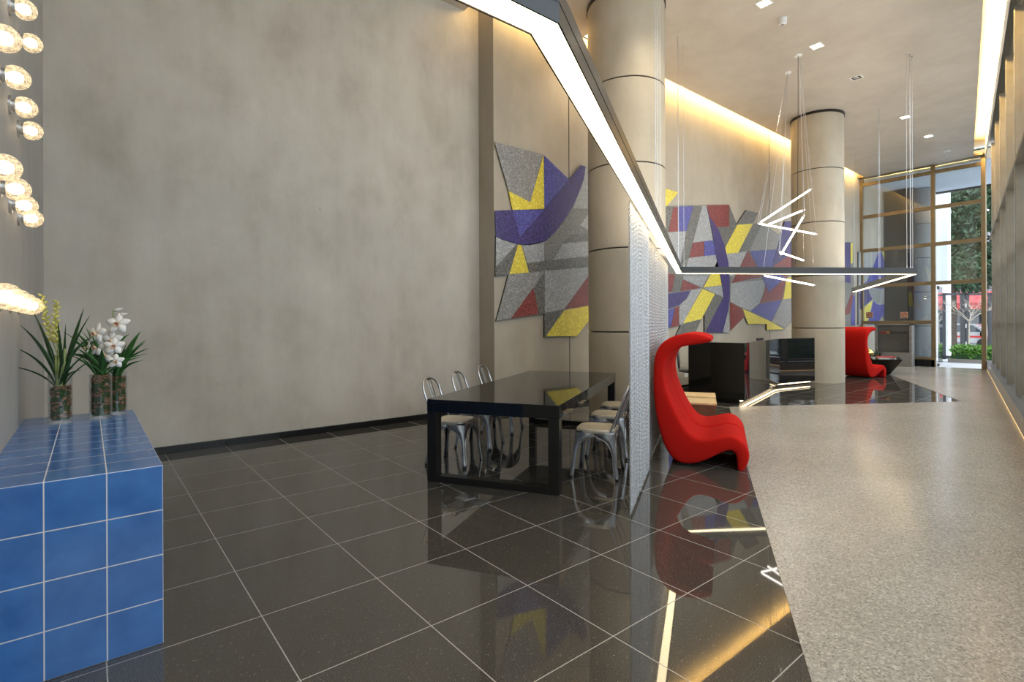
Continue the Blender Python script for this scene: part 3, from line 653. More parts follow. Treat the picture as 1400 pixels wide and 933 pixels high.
# yellow orchid
t = thing('yellow_orchid', 'yellow green budding orchid with long dark leaves in the vase nearest the lamps', 'plant', (-0.797, 2.30, 1.02))
m = MB()
for dx, dz, wd, ar, dy in ((-45, 110, .011, .10, .05), (-42, 88, .012, .16, -.06), (-62, 57, .008, .14, .02), (-54, 34, .005, .10, -.08), (25, 112, .013, .05, .03), (50, 102, .007, .14, -.05),
                            (40, 74, .008, .30, .08), (28, 30, .008, .30, -.04), (-40, 78, .006, .22, .10), (32, 42, .004, .12, .1), (-28, 100, .012, .12, .12), (12, 95, .010, .05, -.1), (-14, 90, .010, .05, .1)):
    ray_leaf(m, (random.uniform(-.02, .02), random.uniform(-.02, .02), 0.0), dx*PXM, dz*PXM, wd, dy, ar)
for i in range(9): ray_leaf(m, (random.uniform(-.02, .02), random.uniform(-.02, .02), 0.0), random.choice((-1, 1))*random.uniform(22, 64)*PXM, random.uniform(14, 80)*PXM, .0042, random.uniform(-.12, .12), random.uniform(.1, .3))
m.build('leaves', 'leaf_dark', t, smooth=True, angle=0, solid=0.0012)
m = MB(); m.tube([(0, 0, -0.035), (0.0, 0.0, 0.0), (0, 0, 0.10), (0.0, 0, 0.2)], [0.022, 0.030, 0.020, 0.012], 12)
m.tube([Vector((0, 0, 0.05)) + side*0.018, Vector((0, 0, 0.26)) + side*0.03], [0.014, 0.006], 8); m.tube([Vector((0, 0, 0.05)) - side*0.018, Vector((0, 0, 0.22)) - side*0.03], [0.013, 0.006], 8)
m.build('bulb_stem', 'stem_green', t, smooth=True, angle=0)
m = MB()
for i in range(16):
    a = random.uniform(0, 2*PI); m.tube([(0.01*math.cos(a), 0.01*math.sin(a), -0.025), (0.04*math.cos(a+.4), 0.04*math.sin(a+.4), -0.035 - random.random()*0.01), (0.052*math.cos(a+.9), 0.052*math.sin(a+.9), -0.048)], 0.0025, 5)
m.build('roots', 'root', t, smooth=True)
for sx_, h_, ln in ((-0.115, 0.60, 0.0), (-0.02, 0.56, 0.04)):
    b0 = Vector((0, 0, 0.18)); tip = Vector((0, 0, h_)) + side*sx_
    path = [b0.lerp(tip, i/8) + side*(-0.02*math.sin(PI*i/8)) for i in range(9)]
    st = MB().tube(path, [0.004 - 0.0003*i for i in range(9)], 6).build('flower_spike', 'stem_green', t, smooth=True)
    for i in range(26):
        u = 0.28 + 0.72*i/25; c = b0.lerp(tip, u) + side*(-0.02*math.sin(PI*u)); a = i*2.4
        d = Vector((math.cos(a), math.sin(a), 0.75)); bud(st, c, d, 0.040 - 0.012*u, 0.0115 - 0.003*u, 'bud_yellow')

# white orchid
t = thing('white_orchid', 'white orchid in bloom with green strap leaves in the front vase', 'plant', (-0.592, 2.335, 1.09))
m = MB()
for i, (dx, dz, wd, ar, dy) in enumerate(((-42, 62, .017, .10, .03), (-36, 50, .018, .16, -.05), (-54, 30, .012, .30, .0), (-24, 62, .015, .10, .1), (-8, 58, .018, .05, -.06), (10, 64, .017, .05, .05), (26, 56, .018, .10, -.04),
                            (38, 60, .014, .16, .06), (-50, 54, .007, .18, .1), (-18, 40, .016, .10, -.1), (18, 40, .016, .10, -.1), (-32, 70, .009, .14, .08), (4, 52, .016, .02, .1), (-2, 44, .018, .02, -.08))):
    ray_leaf(m, (random.uniform(-.03, .03), random.uniform(-.03, .03), 0.0), dx*PXM, dz*PXM, wd, dy, ar)
for i in range(12): ray_leaf(m, (random.uniform(-.03, .03), random.uniform(-.03, .03), 0.0), random.choice((-1, 1))*random.uniform(12, 52)*PXM, random.uniform(24, 66)*PXM, .0055, random.uniform(-.12, .12), random.uniform(.05, .25))
m.build('leaves', 'leaf_green', t, smooth=True, angle=0, solid=0.0012)
vw = Vector((-0.64, -0.77, 0.05))
b0 = Vector((0, 0, 0.02)); tip = Vector((0, 0, 0.44)) + side*0.085
path = [b0.lerp(tip, i/10) + side*(0.035*math.sin(PI*i/10)) for i in range(11)]
st = MB().tube(path, 0.0045, 7).build('flower_stem', 'stem_green', t, smooth=True)
for (px, pz, sz, fx) in ((10, 60, .066, -.2), (38, 74, .066, .3), (8, 40, .060, -.3), (28, 50, .064, .1), (34, 42, .056, .5), (22, 30, .056, 0), (-2, 39, .045, -.9), (38, 20, .045, .5)):
    bloom(t, side*(px*PXM - 0.04) + Vector((0, 0, pz*PXM + 0.005)) + vw*random.uniform(0.015, 0.05), sz*1.45, vw + side*fx + Vector((0, 0, random.uniform(-.1, .25))))
bud(t, Vector((0, 0, 0.435)) + side*0.09, side*0.9 + Vector((0, 0, 0.3)), 0.065, 0.013, 'petal_white'); bud(t, Vector((0, 0, 0.405)) + side*0.12, side*0.95 + Vector((0, 0, 0.22)), 0.068, 0.013, 'petal_white')

# leafy plant behind
t = thing('leafy_orchid', 'green orchid foliage without flowers in the back right vase', 'plant', (-0.500, 2.480, 1.06))
m = MB()
for dx, dz, wd, ar, dy in ((30, 70, .013, .06, .02), (24, 68, .010, .12, .08), (43, 54, .006, .14, .0), (46, 44, .007, .18, .06), (38, 25, .005, .16, -.05), (40, 26, .004, .10, .06), (12, 60, .014, .05, -.04), (-6, 52, .014, .05, .05), (22, 45, .014, .12, .0), (-24, 50, .010, .12, .1), (34, 58, .006, .10, .1)):
    ray_leaf(m, (random.uniform(-.025, .025), random.uniform(-.025, .025), 0.0), dx*PXM, dz*PXM, wd, dy, ar)
for i in range(9): ray_leaf(m, (random.uniform(-.02, .02), random.uniform(-.02, .02), 0.0), random.uniform(-14, 50)*PXM, random.uniform(16, 66)*PXM, .0045, random.uniform(-.1, .1), random.uniform(.05, .25))
m.build('leaves', 'leaf_green', t, smooth=True, angle=0, solid=0.0012)

# ------------------------------------------------------------------ long black table
TA = math.radians(31.2)
t = thing('table', 'long black table with glossy top and framed ends', 'table', (3.375, 2.287, 0), TA)
MB().box((0, 0, 0.748 - 0.0575), (3.09, 1.235, 0.115)).build('tabletop', 'black_lacquer', t, bevel=0.003)
for sx_ in (-1, 1):
    for sy_ in (-1, 1):
        MB().box((sx_*1.497, sy_*0.5695, 0.317), (0.095, 0.095, 0.632)).build('leg', 'table_frame', t, bevel=0.003)
    MB().box((sx_*1.497, 0, 0.03), (0.094, 1.04, 0.06)).build('foot_rail', 'table_frame', t, bevel=0.003)

# ------------------------------------------------------------------ metal cafe chairs
def make_chair(label):
    t = thing('metal_chair', label, 'chair', (0, 0, 0), 0, 'galvanised metal chairs around the black table')
    def ring(a, z, n=40, e=4.5):
        out = []
        for i in range(n):
            th = 2*PI*i/n; cx, cy = math.cos(th), math.sin(th)
            r_ = (abs(cx)**e + abs(cy)**e)**(-1/e); out.append((a*r_*cx, a*r_*cy, z))
        return out
    m = MB(); m.grid([ring(0.183, 0.418), ring(0.185, 0.443), ring(0.181, 0.452), ring(0.172, 0.454), ring(0.160, 0.449), ring(0.08, 0.447), ring(0.002, 0.447)], closed=True)
    m.build('seat', 'seat_metal', t, smooth=True, angle=50)
    for sx_ in (-1, 1):
        for sy_ in (-1, 1):
            m = MB(); rim = []
            def corner(z): u = 1 - z/0.44; return 0.176 + 0.044*u + 0.012*max(0, u - 0.8)*5*0.5
            for ax in (0, 1):
                rows = []; rm = []
                for i in range(19):
                    z = 0.436*(i/18)**0.85; c = corner(z); zt = 0.375
                    inn = (corner(0) - 0.036)*max(0.0, 1 - (z/zt)**2.6)**(1/2.6) if z < zt else 0.0
                    inn = min(inn, c - 0.030)
                    o_ = (sx_*c, sy_*c, z); p_ = (sx_*inn, sy_*c, z) if ax == 0 else (sx_*c, sy_*inn, z)
                    mid = tuple((o_[k_]*0.5 + p_[k_]*0.5) for k_ in range(3))
                    rows.append([o_, mid, p_])
                    if z <= zt + 0.02: rm.append(p_)
                m.grid(rows); rim.append(rm)
            o = m.build('leg', 'galvanised', t, smooth=True, angle=50, solid=0.003)
            m = MB()
            for rm in rim: m.tube(rm, 0.0045, 6)
            m.build('rolled_rim', 'steel', o, smooth=True)
            MB().lathe([(0.016, 0.0), (0.019, 0.022)], 10, (sx_*0.211, sy_*0.211, 0)).build('foot_cap', 'rubber', o)
    hoop = []
    for i in range(33):
        u = i/32; q = min(u, 1 - u)/0.34; sg = -1 if u < 0.5 else 1
        if q < 1: hoop.append((sg*(0.172 - 0.004*q), -0.150 - 0.115*q, 0.440 + 0.30*q))
        else:
            a = PI*(1 - (u - 0.34)/0.32); s_ = math.sin(a); hoop.append((0.168*math.cos(a), -0.265 - 0.045*s_, 0.74 + 0.125*s_**0.8))
    MB().tube(hoop, 0.0105, 10).build('back_hoop', 'steel', t, smooth=True)
    rows = []
    for i in range(8):
        q = i/7; z = 0.452 + 0.405*q; y_ = -0.160 - 0.145*q; w_ = 0.030 + 0.016*q
        rows.append([(-w_, y_, z), (-w_*0.5, y_ - 0.006, z), (w_*0.5, y_ - 0.006, z), (w_, y_, z)])
    MB().grid(rows).build('back_splat', 'galvanised', t, smooth=True, solid=0.003)
    return t
chair_spots = [((3.11, 1.19), TA, 'galvanised metal chair nearest the front on the chain curtain side of the table'),
               ((3.77, 1.61), TA, 'galvanised metal chair in the middle on the chain curtain side of the table'),
               ((4.37, 1.99), TA, 'galvanised metal chair farthest back on the chain curtain side of the table'),
               ((2.29, 2.42), TA + PI, 'galvanised metal chair nearest the front on the grey wall side of the table'),
               ((2.93, 2.87), TA + PI, 'galvanised metal chair in the middle on the grey wall side of the table'),
               ((3.66, 3.37), TA + PI, 'galvanised metal chair farthest back on the grey wall side of the table')]
c0 = make_chair(chair_spots[0][2])
for i, (p, a, lab) in enumerate(chair_spots):
    o = c0 if i == 0 else copy_tree(c0)
    o.location = (p[0], p[1], 0); o.rotation_euler = (0, 0, a); o['label'] = lab
for x_, y_, rz in ((1.745, 1.415, 0.1), (1.775, 1.25, 0.2)):
    t = thing('floor_socket', 'metal floor socket plate in front of the table, ' + ('farther from the camera' if y_ > 1.3 else 'nearer the camera'), 'floor socket', (x_, y_, 0), rz, 'floor socket plates')
    MB().box((0, 0, 0.002), (0.12, 0.12, 0.004)).build('plate', 'steel', t, bevel=0.001)
    MB().lathe([(0.018, 0.004), (0.03, 0.0045), (0.032, 0.0065), (0.018, 0.0065)], 20, (0, 0.0, 0)).build('cap_ring', 'steel', t)
    MB().box((0, 0, 0.0046), (0.03, 0.022, 0.001)).build('socket_insert', 'sign_dark', t)

# ------------------------------------------------------------------ chain curtains
def chain_curtain(p0, ang, L, z0, z1, label, seed, sp):
    rs = np.random.RandomState(seed)
    pitch = 0.0180; ns = int(L/sp); nl = int((z1 - z0)/pitch); R_, r_ = 6, 4
    a = np.arange(R_)*2*PI/R_; b = np.arange(r_)*2*PI/r_ + PI/4
    A_, B_ = np.meshgrid(a, b, indexing='ij')
    wz, wx, rt = 0.0128, 0.0078, 0.0027
    link = np.stack([np.cos(A_)*(wx + rt*np.cos(B_)), rt*np.sin(B_), np.sin(A_)*(wz + rt*np.cos(B_))], -1).reshape(-1, 3)
    f = []
    for i in range(R_):
        for j in range(r_): f.append((i*r_ + j, ((i+1) % R_)*r_ + j, ((i+1) % R_)*r_ + (j+1) % r_, i*r_ + (j+1) % r_))
    f = np.array(f); nv = len(link)
    S, N = np.meshgrid(np.arange(ns), np.arange(nl), indexing='ij'); S = S.ravel(); N = N.ravel()
    rot = np.where(N % 2 == 0, 0.75, -0.82) + rs.uniform(-.25, .25, len(S)) + rs.uniform(-.5, .5, ns)[S]
    c, s_ = np.cos(rot)[:, None], np.sin(rot)[:, None]
    X = link[None, :, 0]*c - link[None, :, 1]*s_ + (S*sp)[:, None]
    Y = link[None, :, 0]*s_ + link[None, :, 1]*c
    Z = link[None, :, 2] + (z0 + wz + N*pitch*(1 + rs.uniform(-.006, 0, ns)[S]) + rs.uniform(0, pitch, ns)[S])[:, None]
    V = np.stack([X, Y, Z], -1).reshape(-1, 3)
    F = (f[None] + (np.arange(len(S))*nv)[:, None, None]).reshape(-1, 4)
    me = bpy.data.meshes.new('chain_curtain'); me.vertices.add(len(V)); me.vertices.foreach_set('co', V.ravel().astype(np.float32))
    me.loops.add(F.size); me.loops.foreach_set('vertex_index', F.ravel().astype(np.int32)); me.polygons.add(len(F))
    me.polygons.foreach_set('loop_start', np.arange(0, F.size, 4, dtype=np.int32))
    me.polygons.foreach_set('use_smooth', np.ones(len(F), dtype=bool)); me.update(calc_edges=True)
    me.materials.append(MATS['chain_metal'])
    o = bpy.data.objects.new('chain_curtain', me); COL.objects.link(o); o.location = (*p0, 0); o.rotation_euler = (0, 0, ang)
    return tag(o, label, 'chain curtain', 'metal chain curtains under the long pendant light', 'stuff')
CA = math.radians(30.5)
chain_curtain((2.432, 0.272), CA, 1.32, 0.015, 2.329, 'silver metal chain curtain hanging between the black table and the red chair', 1, 0.019)
chain_curtain((3.70, 1.055), CA, 2.95, 0.015, 2.329, 'sparser silver metal chain curtain farther back behind the red chairs', 2, 0.05)
# ------------------------------------------------------------------ long zigzag pendant light
BZ, BH, BW = 2.33, 0.12, 0.102
path = [Vector(p) for p in ((-0.96, -0.985), (0.433, -0.985), (7.63, 3.26), (11.36, 0.70), (16.75, 3.42))]
def offs(path, d):
    out = []
    for i, p in enumerate(path):
        if i == 0: t_ = (path[1] - p).normalized(); n_ = Vector((-t_.y, t_.x)); out.append(p + n_*d); continue
        if i == len(path) - 1: t_ = (p - path[i-1]).normalized(); n_ = Vector((-t_.y, t_.x)); out.append(p + n_*d); continue
        t1 = (p - path[i-1]).normalized(); t2 = (path[i+1] - p).normalized(); n1 = Vector((-t1.y, t1.x)); n2 = Vector((-t2.y, t2.x))
        b = (n1 + n2).normalized(); out.append(p + b*(d/max(0.25, b.dot(n1))))
    return out
def ribbon(m, path, d0, d1, z0, z1, mi=0):
    a = offs(path, d0); b = offs(path, d1)
    rows = [[(a[i].x, a[i].y, z0), (b[i].x, b[i].y, z0), (b[i].x, b[i].y, z1), (a[i].x, a[i].y, z1)] for i in range(len(path))]
    m.grid(rows, mi, closed=True); n = len(path)
    m.add(rows[0], [(0, 1, 2, 3)], mi); m.add(rows[-1], [(3, 2, 1, 0)], mi)
t = thing('linear_pendant_light', 'long zigzag black pendant light with a glowing underside hung on wires', 'pendant light', (0, 0, BZ))
h = BW/2
m = MB(); ribbon(m, path, -h, -h + 0.006, 0, BH); ribbon(m, path, h - 0.006, h, 0, BH); ribbon(m, path, -h + 0.006, h - 0.006, 0.03, BH - 0.02)
ribbon(m, path, -h - 0.0015, -h, BH*0.52, BH*0.55); ribbon(m, path, h, h + 0.0015, BH*0.52, BH*0.55)
m.build('housing', 'beam_metal', t)
m = MB(); ribbon(m, path, -h + 0.007, h - 0.007, 0.003, 0.028); m.build('diffuser', 'beam_diffuser', t)
m = MB(); ribbon(m, path, -h + 0.008, h - 0.008, BH - 0.019, BH - 0.008); m.build('ceiling_fill_strip', 'beam_diffuser', t)  # glowing strip added on the unseen top to brighten the ceiling
for i in range(4):
    a_, b_ = path[i], path[i+1]; md = (a_ + b_)/2; Ls = (b_ - a_).length - 0.1
    area('ceiling_fill', t, (md.x, md.y, BH - 0.006), (PI, 0, math.atan2((b_-a_).y, (b_-a_).x)), Ls, 0.05, UP_FILL*Ls, (1.0, 0.84, 0.66))  # added lamps, hidden on top of the housing, that lift the ceiling
def along(seg, u): return path[seg].lerp(path[seg+1], u)
for seg, u in ((0, 0.9), (1, 0.45), (1, 0.475), (1, 0.515), (1, 0.965), (1, 0.985), (2, 0.02), (2, 0.97), (2, 0.985), (3, 0.01), (3, 0.03), (3, 0.45), (3, 0.47), (3, 0.98)):
    p = along(seg, u); m = MB(); m.tube([(p.x, p.y, BH), (p.x, p.y, CZ - BZ)], 0.0028, 5); m.lathe([(0.008, BH), (0.008, BH + 0.03)], 8, (p.x, p.y, 0)); m.lathe([(0.014, CZ - BZ - 0.012), (0.014, CZ - BZ)], 8, (p.x, p.y, 0))
    m.build('wire', 'steel', t)

# ------------------------------------------------------------------ tube chandelier
t = thing('tube_chandelier', 'chandelier of glowing white tubes hung at angles on thin wires', 'chandelier', (9.68, 2.05, CZ))
MB().lathe([(0.06, -0.025), (0.065, -0.02), (0.065, 0)], 24).build('canopy', 'white_paint', t, smooth=True)
c2 = MB().lathe([(0.05, -0.025), (0.055, -0.02), (0.055, 0)], 24, (0.55, 0.42, 0)).build('canopy', 'white_paint', t, smooth=True)
O_ = Vector((9.68, 2.05, CZ)); dp = Vector((math.cos(yaw), math.sin(yaw), 0))
tubes = [((9.342, 2.602, 3.362), (10.073, 2.01, 3.974), 0.0, 0.25), ((9.42, 2.53, 3.30), (9.963, 2.099, 3.582), 0.28, -0.45), ((9.32, 2.62, 3.334), (10.146, 1.951, 3.134), -0.02, 0.15),
         ((9.645, 2.357, 2.744), (9.973, 2.091, 3.456), 0.10, -0.35), ((9.623, 2.374, 2.786), (9.971, 2.093, 2.631), 0.12, 0.95), ((9.393, 2.561, 2.34), (10.121, 1.971, 2.154), -0.1, 0.3)]
ends = []
Cc = Vector((-0.655, -2.1644, 1.4252))
def push(p, d):                                              # same bearing, d metres farther
    r_ = (Vector(p) - Cc); return Vector(p) + r_*(d/ r_.dot(dp))
for a, b, da, db in tubes:
    a = push(a, da) - O_; b = push(b, db) - O_; d = (b - a).normalized()
    o = MB().tube([a, b], 0.0155, 12).build('light_tube', 'tube_glow', t, smooth=True)
    MB().tube([a - d*0.05, a], 0.014, 10).build('end_cap', 'steel', o, smooth=True); MB().tube([b, b + d*0.05], 0.014, 10).build('end_cap', 'steel', o, smooth=True)
    ends += [a - d*0.04, b + d*0.04]
for i, e in enumerate(ends):
    s0 = Vector((0.55, 0.42, -0.02)) if i % 2 == 0 else Vector((0.02, -0.02, -0.02))
    MB().tube([s0, e], 0.0026, 5).build('wire', 'steel', t)
MB().tube([(0, 0, -0.02), (0.01, 0.01, -1.5), (0.03, 0.03, -2.6), (0.15, 0.12, -3.92)], 0.006, 6).build('power_cord', 'black_metal', t)

# ------------------------------------------------------------------ ceiling fittings
def downlight(x, y, lit, label):
    t = thing('downlight', label, 'ceiling light', (x, y, CZ), 0, 'square recessed ceiling lights')
    m = MB(); 
    for sx_, sy_, dx, dy in ((0, 1, .2, .02), (0, -1, .2, .02), (1, 0, .02, .16), (-1, 0, .02, .16)): m.box((sx_*.09, sy_*.09, -0.004), (dx, dy, 0.008))
    m.build('frame', 'white_paint', t)
    MB().box((0, 0, -0.0015), (0.16, 0.16, 0.003)).build('reflector', 'lens_glow' if lit else 'sign_dark', t)
    MB().lathe([(0.055, -0.006), (0.045, -0.010)], 20).build('lens', 'lens_glow' if lit else 'steel', t, smooth=True)
    if lit:
        d = bpy.data.lights.new('downlight_beam', 'SPOT'); d.energy = DOWN*lit; d.color = (1.0, 0.82, 0.56); d.spot_size = math.radians(110); d.spot_blend = 0.8; d.shadow_soft_size = 0.05
        o = bpy.data.objects.new('downlight_beam', d); COL.objects.link(o); o.parent = t; o.location = (0, 0, -0.03)
    return t
downlight(7.59, 1.70, 1, 'lit square ceiling light beside the smoke detector, nearest of the visible row')
downlight(9.607, 1.70, 1, 'lit square ceiling light beside the chandelier cord')
downlight(11.577, 1.69, 0, 'unlit square ceiling light fitting between the lit ones')
downlight(14.846, 1.69, 1, 'lit square ceiling light second from the entrance glazing')
downlight(16.918, 1.69, 1, 'lit square ceiling light nearest the entrance glazing')
downlight(6.16, 4.02, 0.6, 'lit ceiling light half hidden at the top left edge of the near column')
downlight(3.4, 1.70, 1, 'lit square ceiling light over the black table'); downlight(5.6, 1.70, 1, 'lit square ceiling light over the table end')
t = thing('smoke_detector', 'white cylindrical smoke detector on the ceiling', 'smoke detector', (8.24, 1.70, CZ))
MB().lathe([(0.055, -0.10), (0.06, -0.09), (0.06, -0.02), (0.065, -0.015), (0.065, 0)], 24).build('body', 'white_plastic', t, smooth=True)
MB().lathe([(0.03, -0.112), (0.035, -0.10)], 16).build('sensor_cap', 'steel', t, smooth=True)
t = thing('sprinkler_head', 'small sprinkler head on the ceiling close to the entrance glazing', 'sprinkler', (18.9, 1.69, CZ))
MB().lathe([(0.09, -0.012), (0.09, 0)], 20).build('escutcheon', 'white_plastic', t); MB().lathe([(0.03, -0.09), (0.012, -0.08), (0.012, -0.012)], 12).build('nozzle', 'steel', t)

# ------------------------------------------------------------------ red high-back chairs
PROF = [(0.312, 1.246, 0.3, 1.283), (0.212, 1.221, 0.213, 1.322), (0.082, 1.205, 0.099, 1.334), (-0.016, 1.183, -0.032, 1.314), (-0.083, 1.124, -0.15, 1.254), (-0.140, 1.027, -0.225, 1.157), (-0.145, 0.887, -0.246, 0.99), (-0.121, 0.766, -0.249, 0.814), (-0.085, 0.661, -0.240, 0.62), (0.006, 0.46, -0.205, 0.359), (0.104, 0.29, -0.12, 0.103), (0.224, 0.258, -0.021, 0.012), (0.351, 0.298, 0.127, 0.010), (0.445, 0.330, 0.272, 0.077), (0.523, 0.334, 0.382, 0.157), (0.598, 0.283, 0.476, 0.203), (0.646, 0.213, 0.522, 0.181), (0.659, 0.14, 0.545, 0.113), (0.631, 0.055, 0.536, 0.037), (0.597, 0.005, 0.549, 0.006)]
def red_chair(label):
    """local x = forward, y = width 0..W"""
    t = thing('red_lounge_chair', label, 'lounge chair', (0, 0, 0), 0, 'red high back lounge chairs')
    W = 0.715; rows = []
    # densify the profile
    pr = []
    for i in range(len(PROF) - 1):
        for q in (0, 0.5): pr.append([PROF[i][k_]*(1-q) + PROF[i+1][k_]*q for k_ in range(4)])
    pr.append(list(PROF[-1]))
    for it in range(2):
        pr = [pr[0]] + [[(pr[i-1][k_] + 2*pr[i][k_] + pr[i+1][k_])/4 for k_ in range(4)] for i in range(1, len(pr)-1)] + [pr[-1]]
    n = len(pr)
    for i, (fx, fz, bx, bz) in enumerate(pr):
        F = Vector((fx, fz)); B = Vector((bx, bz)); mid = (F + B)/2; d = F - B; L = d.length; u = i/(n-1)
        k_ = min(0.03, L*0.35)/max(L, 1e-4)
        crown = 0.014*math.sin(PI*min(1, max(0, (u - 0.22)/0.62)))      # upholstery swells in the middle of the seat and back
        nar = 0.05*max(0, 1 - u/0.16)                                  # the hood narrows a little
        y0, y1 = nar, W - nar
        def P(s, y): q = B + d*s; return (q.x, y, q.y)
        rr = 0.017
        row = [P(k_, y0), P(0.5, y0 - 0.004), P(1 - k_, y0), P(1.0 - 0.02, y0 + rr*0.5), P(1 + crown*0.35/max(L, .02), y0 + rr*2)]
        for q in (0.2, 0.35, 0.5, 0.65, 0.8): row.append(P(1 + crown*(0.45 + 0.55*math.sin(PI*q))/max(L, .02), y0 + (y1 - y0)*q))
        row += [P(1 + crown*0.35/max(L, .02), y1 - rr*2), P(1.0 - 0.02, y1 - rr*0.5), P(1 - k_, y1), P(0.5, y1 + 0.004), P(k_, y1), P(0.02, y1 - rr*0.5), P(0, y1 - rr*2), P(0, (y0+y1)/2), P(0, y0 + rr*2), P(0.02, y0 + rr*0.5)]
        rows.append(row)
    m = MB(); c_ = len(rows[0]); m.grid(rows, closed=True); m.add(rows[0], [tuple(range(c_))]); m.add(rows[-1], [tuple(range(c_))[::-1]])
    m.build('upholstered_body', 'red_fabric', t, smooth=True, angle=0, sub=1)
    # stitched seam where seat meets back
    fs = [p for p in pr if p[2] < 0.1]
    MB().tube([(0.113, 0.05, 0.288), (0.128, W/2, 0.306), (0.113, W - 0.05, 0.288)], 0.004, 6).build('seam', 'red_fabric', t)
    MB().box((0.575, W/2, 0.004), (0.035, W*0.8, 0.008)).build('front_glide', 'rubber', t); MB().box((0.05, W/2, 0.006), (0.12, W*0.8, 0.012)).build('rear_glide', 'rubber', t)
    return t
fa = math.atan2(-0.875, 0.485)
r1 = red_chair('red high back lounge chair nearest the camera beside the chain curtain'); r1.location = (3.94, 0.86, 0); r1.rotation_euler = (0, 0, fa)
# local y must run away from the camera: +y of the rotated frame is (0.875, 0.485)
r2 = copy_tree(r1); r2['label'] = 'red high back lounge chair set side by side behind the nearest one'; r2.location = (3.94 + 0.875*0.75, 0.86 + 0.485*0.75, 0)
fb = math.radians(-14)
r3 = copy_tree(r1); r3['label'] = 'red high back lounge chair far away between the second column and the low black table'; r3.location = (14.93, 2.44, 0); r3.rotation_euler = (0, 0, fb)

# ------------------------------------------------------------------ small wooden side tables between the red chairs and the desk
def side_table(x, y, rz, label):
    t = thing('side_table', label, 'side table', (x, y, 0), rz, 'tapered wooden side tables')
    a, b = 0.235, 0.17
    MB().frustum([(-b, -b), (b, -b), (b, b), (-b, b)], 0.0, [(-a, -a), (a, -a), (a, a), (-a, a)], 0.375).build('tapered_base', 'brown_wood', t, bevel=0.003)
    MB().box((0, 0, 0.3885), (a*2, a*2, 0.025)).build('top', 'pale_wood', t, bevel=0.003)
side_table(5.66, 1.70, TA, 'tapered wooden side table with a pale top nearer the red chairs')
side_table(6.20, 2.02, TA, 'tapered wooden side table with a pale top nearer the reception desk')

# ------------------------------------------------------------------ reception desk
t = thing('reception_desk', 'angular glossy black reception desk with light under its edge', 'desk', (8.18, 2.34, 0))
o_ = Vector((8.18, 2.34))
def L2(p): return (p[0] - o_.x, p[1] - o_.y)
Bp, Cp, Dp, D2, C2, B2 = (8.18, 2.34), (11.2, 3.08), (12.5, 2.86), (12.56, 3.42), (11.1, 3.72), (8.10, 3.38)
MB().prism([L2(p) for p in (Bp, Cp, (11.19, 3.15), (8.235, 2.425))], 0.085, 1.085).build('front_panel', 'desk_black', t, bevel=0.002)
MB().prism([L2(p) for p in (Cp, Dp, (12.507, 2.93), (11.19, 3.15))], 0.085, 1.085).build('front_panel', 'desk_black', t, bevel=0.002)
MB().prism([L2(p) for p in (Bp, (8.235, 2.425), (8.17, 3.38), B2)], 0.085, 1.085).build('side_panel', 'black_lacquer', t, bevel=0.002)
MB().prism([L2(p) for p in ((8.24, 2.43), (11.19, 3.155), (12.50, 2.94), D2, C2, (8.175, 3.37))], 0.72, 0.75).build('worktop', 'black_lacquer', t)
MB().prism([L2(p) for p in ((8.30, 2.50), (11.18, 3.22), (12.42, 3.01), (12.46, 3.30), (11.1, 3.56), (8.26, 3.28))], 0.0, 0.085).build('plinth', 'black_stone', t)
MB().prism([L2(p) for p in ((8.26, 2.44), (11.19, 3.162), (11.185, 3.19), (8.28, 2.475))], 0.05, 0.07).build('light_strip', 'desk_strip_glow', t)
MB().prism([L2(p) for p in ((11.195, 3.162), (12.46, 2.945), (12.465, 2.97), (11.2, 3.19))], 0.05, 0.07).build('light_strip', 'desk_strip_glow', t)
t = thing('monitor', 'black computer monitor standing behind the reception desk', 'monitor', (11.0, 3.42, 0.75), 0.2)
MB().box((0, 0, 0.22), (0.50, 0.025, 0.26)).build('screen', 'black_metal', t, bevel=0.004); MB().box((0, 0.04, 0.09), (0.05, 0.02, 0.17)).build('neck', 'black_metal', t); MB().box((0, 0.03, 0.006), (0.22, 0.16, 0.012)).build('foot', 'black_metal', t, bevel=0.003)
t = thing('office_chair', 'grey office chair half hidden behind the left end of the reception desk', 'office chair', (9.02, 3.93, 0), -2.6)
rows = []
for i in range(7):
    q = i/6; w_ = 0.12 + 0.10*q; z = 0.58 + 0.42*q; rows.append([(-w_, -0.20 - 0.05*q, z), (0, -0.225 - 0.05*q, z), (w_, -0.20 - 0.05*q, z)])
MB().grid(rows).build('backrest', 'chair_grey', t, smooth=True, solid=0.03)
MB().box((0, 0, 0.47), (0.44, 0.42, 0.06)).build('seat', 'chair_grey', t, bevel=0.02)
MB().tube([(0, -0.02, 0.42), (0, -0.2, 0.44), (0, -0.225, 0.62)], 0.022, 8).build('back_bracket', 'black_metal', t)
MB().tube([(0, 0, 0.08), (0, 0, 0.44)], 0.025, 10).build('gas_stem', 'black_metal', t)
m = MB()
for k_ in range(5): a = k_*2*PI/5; m.tube([(0, 0, 0.10), (0.22*math.cos(a), 0.22*math.sin(a), 0.06)], 0.018, 7); m.lathe([(0.015, 0.0), (0.026, 0.01), (0.026, 0.045), (0.012, 0.055)], 10, (0.23*math.cos(a), 0.23*math.sin(a), 0))
m.build('star_base', 'black_metal', t)
t = thing('wall_outlet', 'white wall outlet low on the mosaic wall left of the reception desk', 'outlet', (9.62, 4.4, 0.336))
MB().box((0, -0.005, 0), (0.12, 0.008, 0.20)).build('plate', 'white_plastic', t, bevel=0.002); MB().box((0, -0.011, 0.03), (0.05, 0.004, 0.05)).build('socket', 'white_paint', t); MB().box((0, -0.011, -0.05), (0.05, 0.004, 0.05)).build('socket', 'white_paint', t)

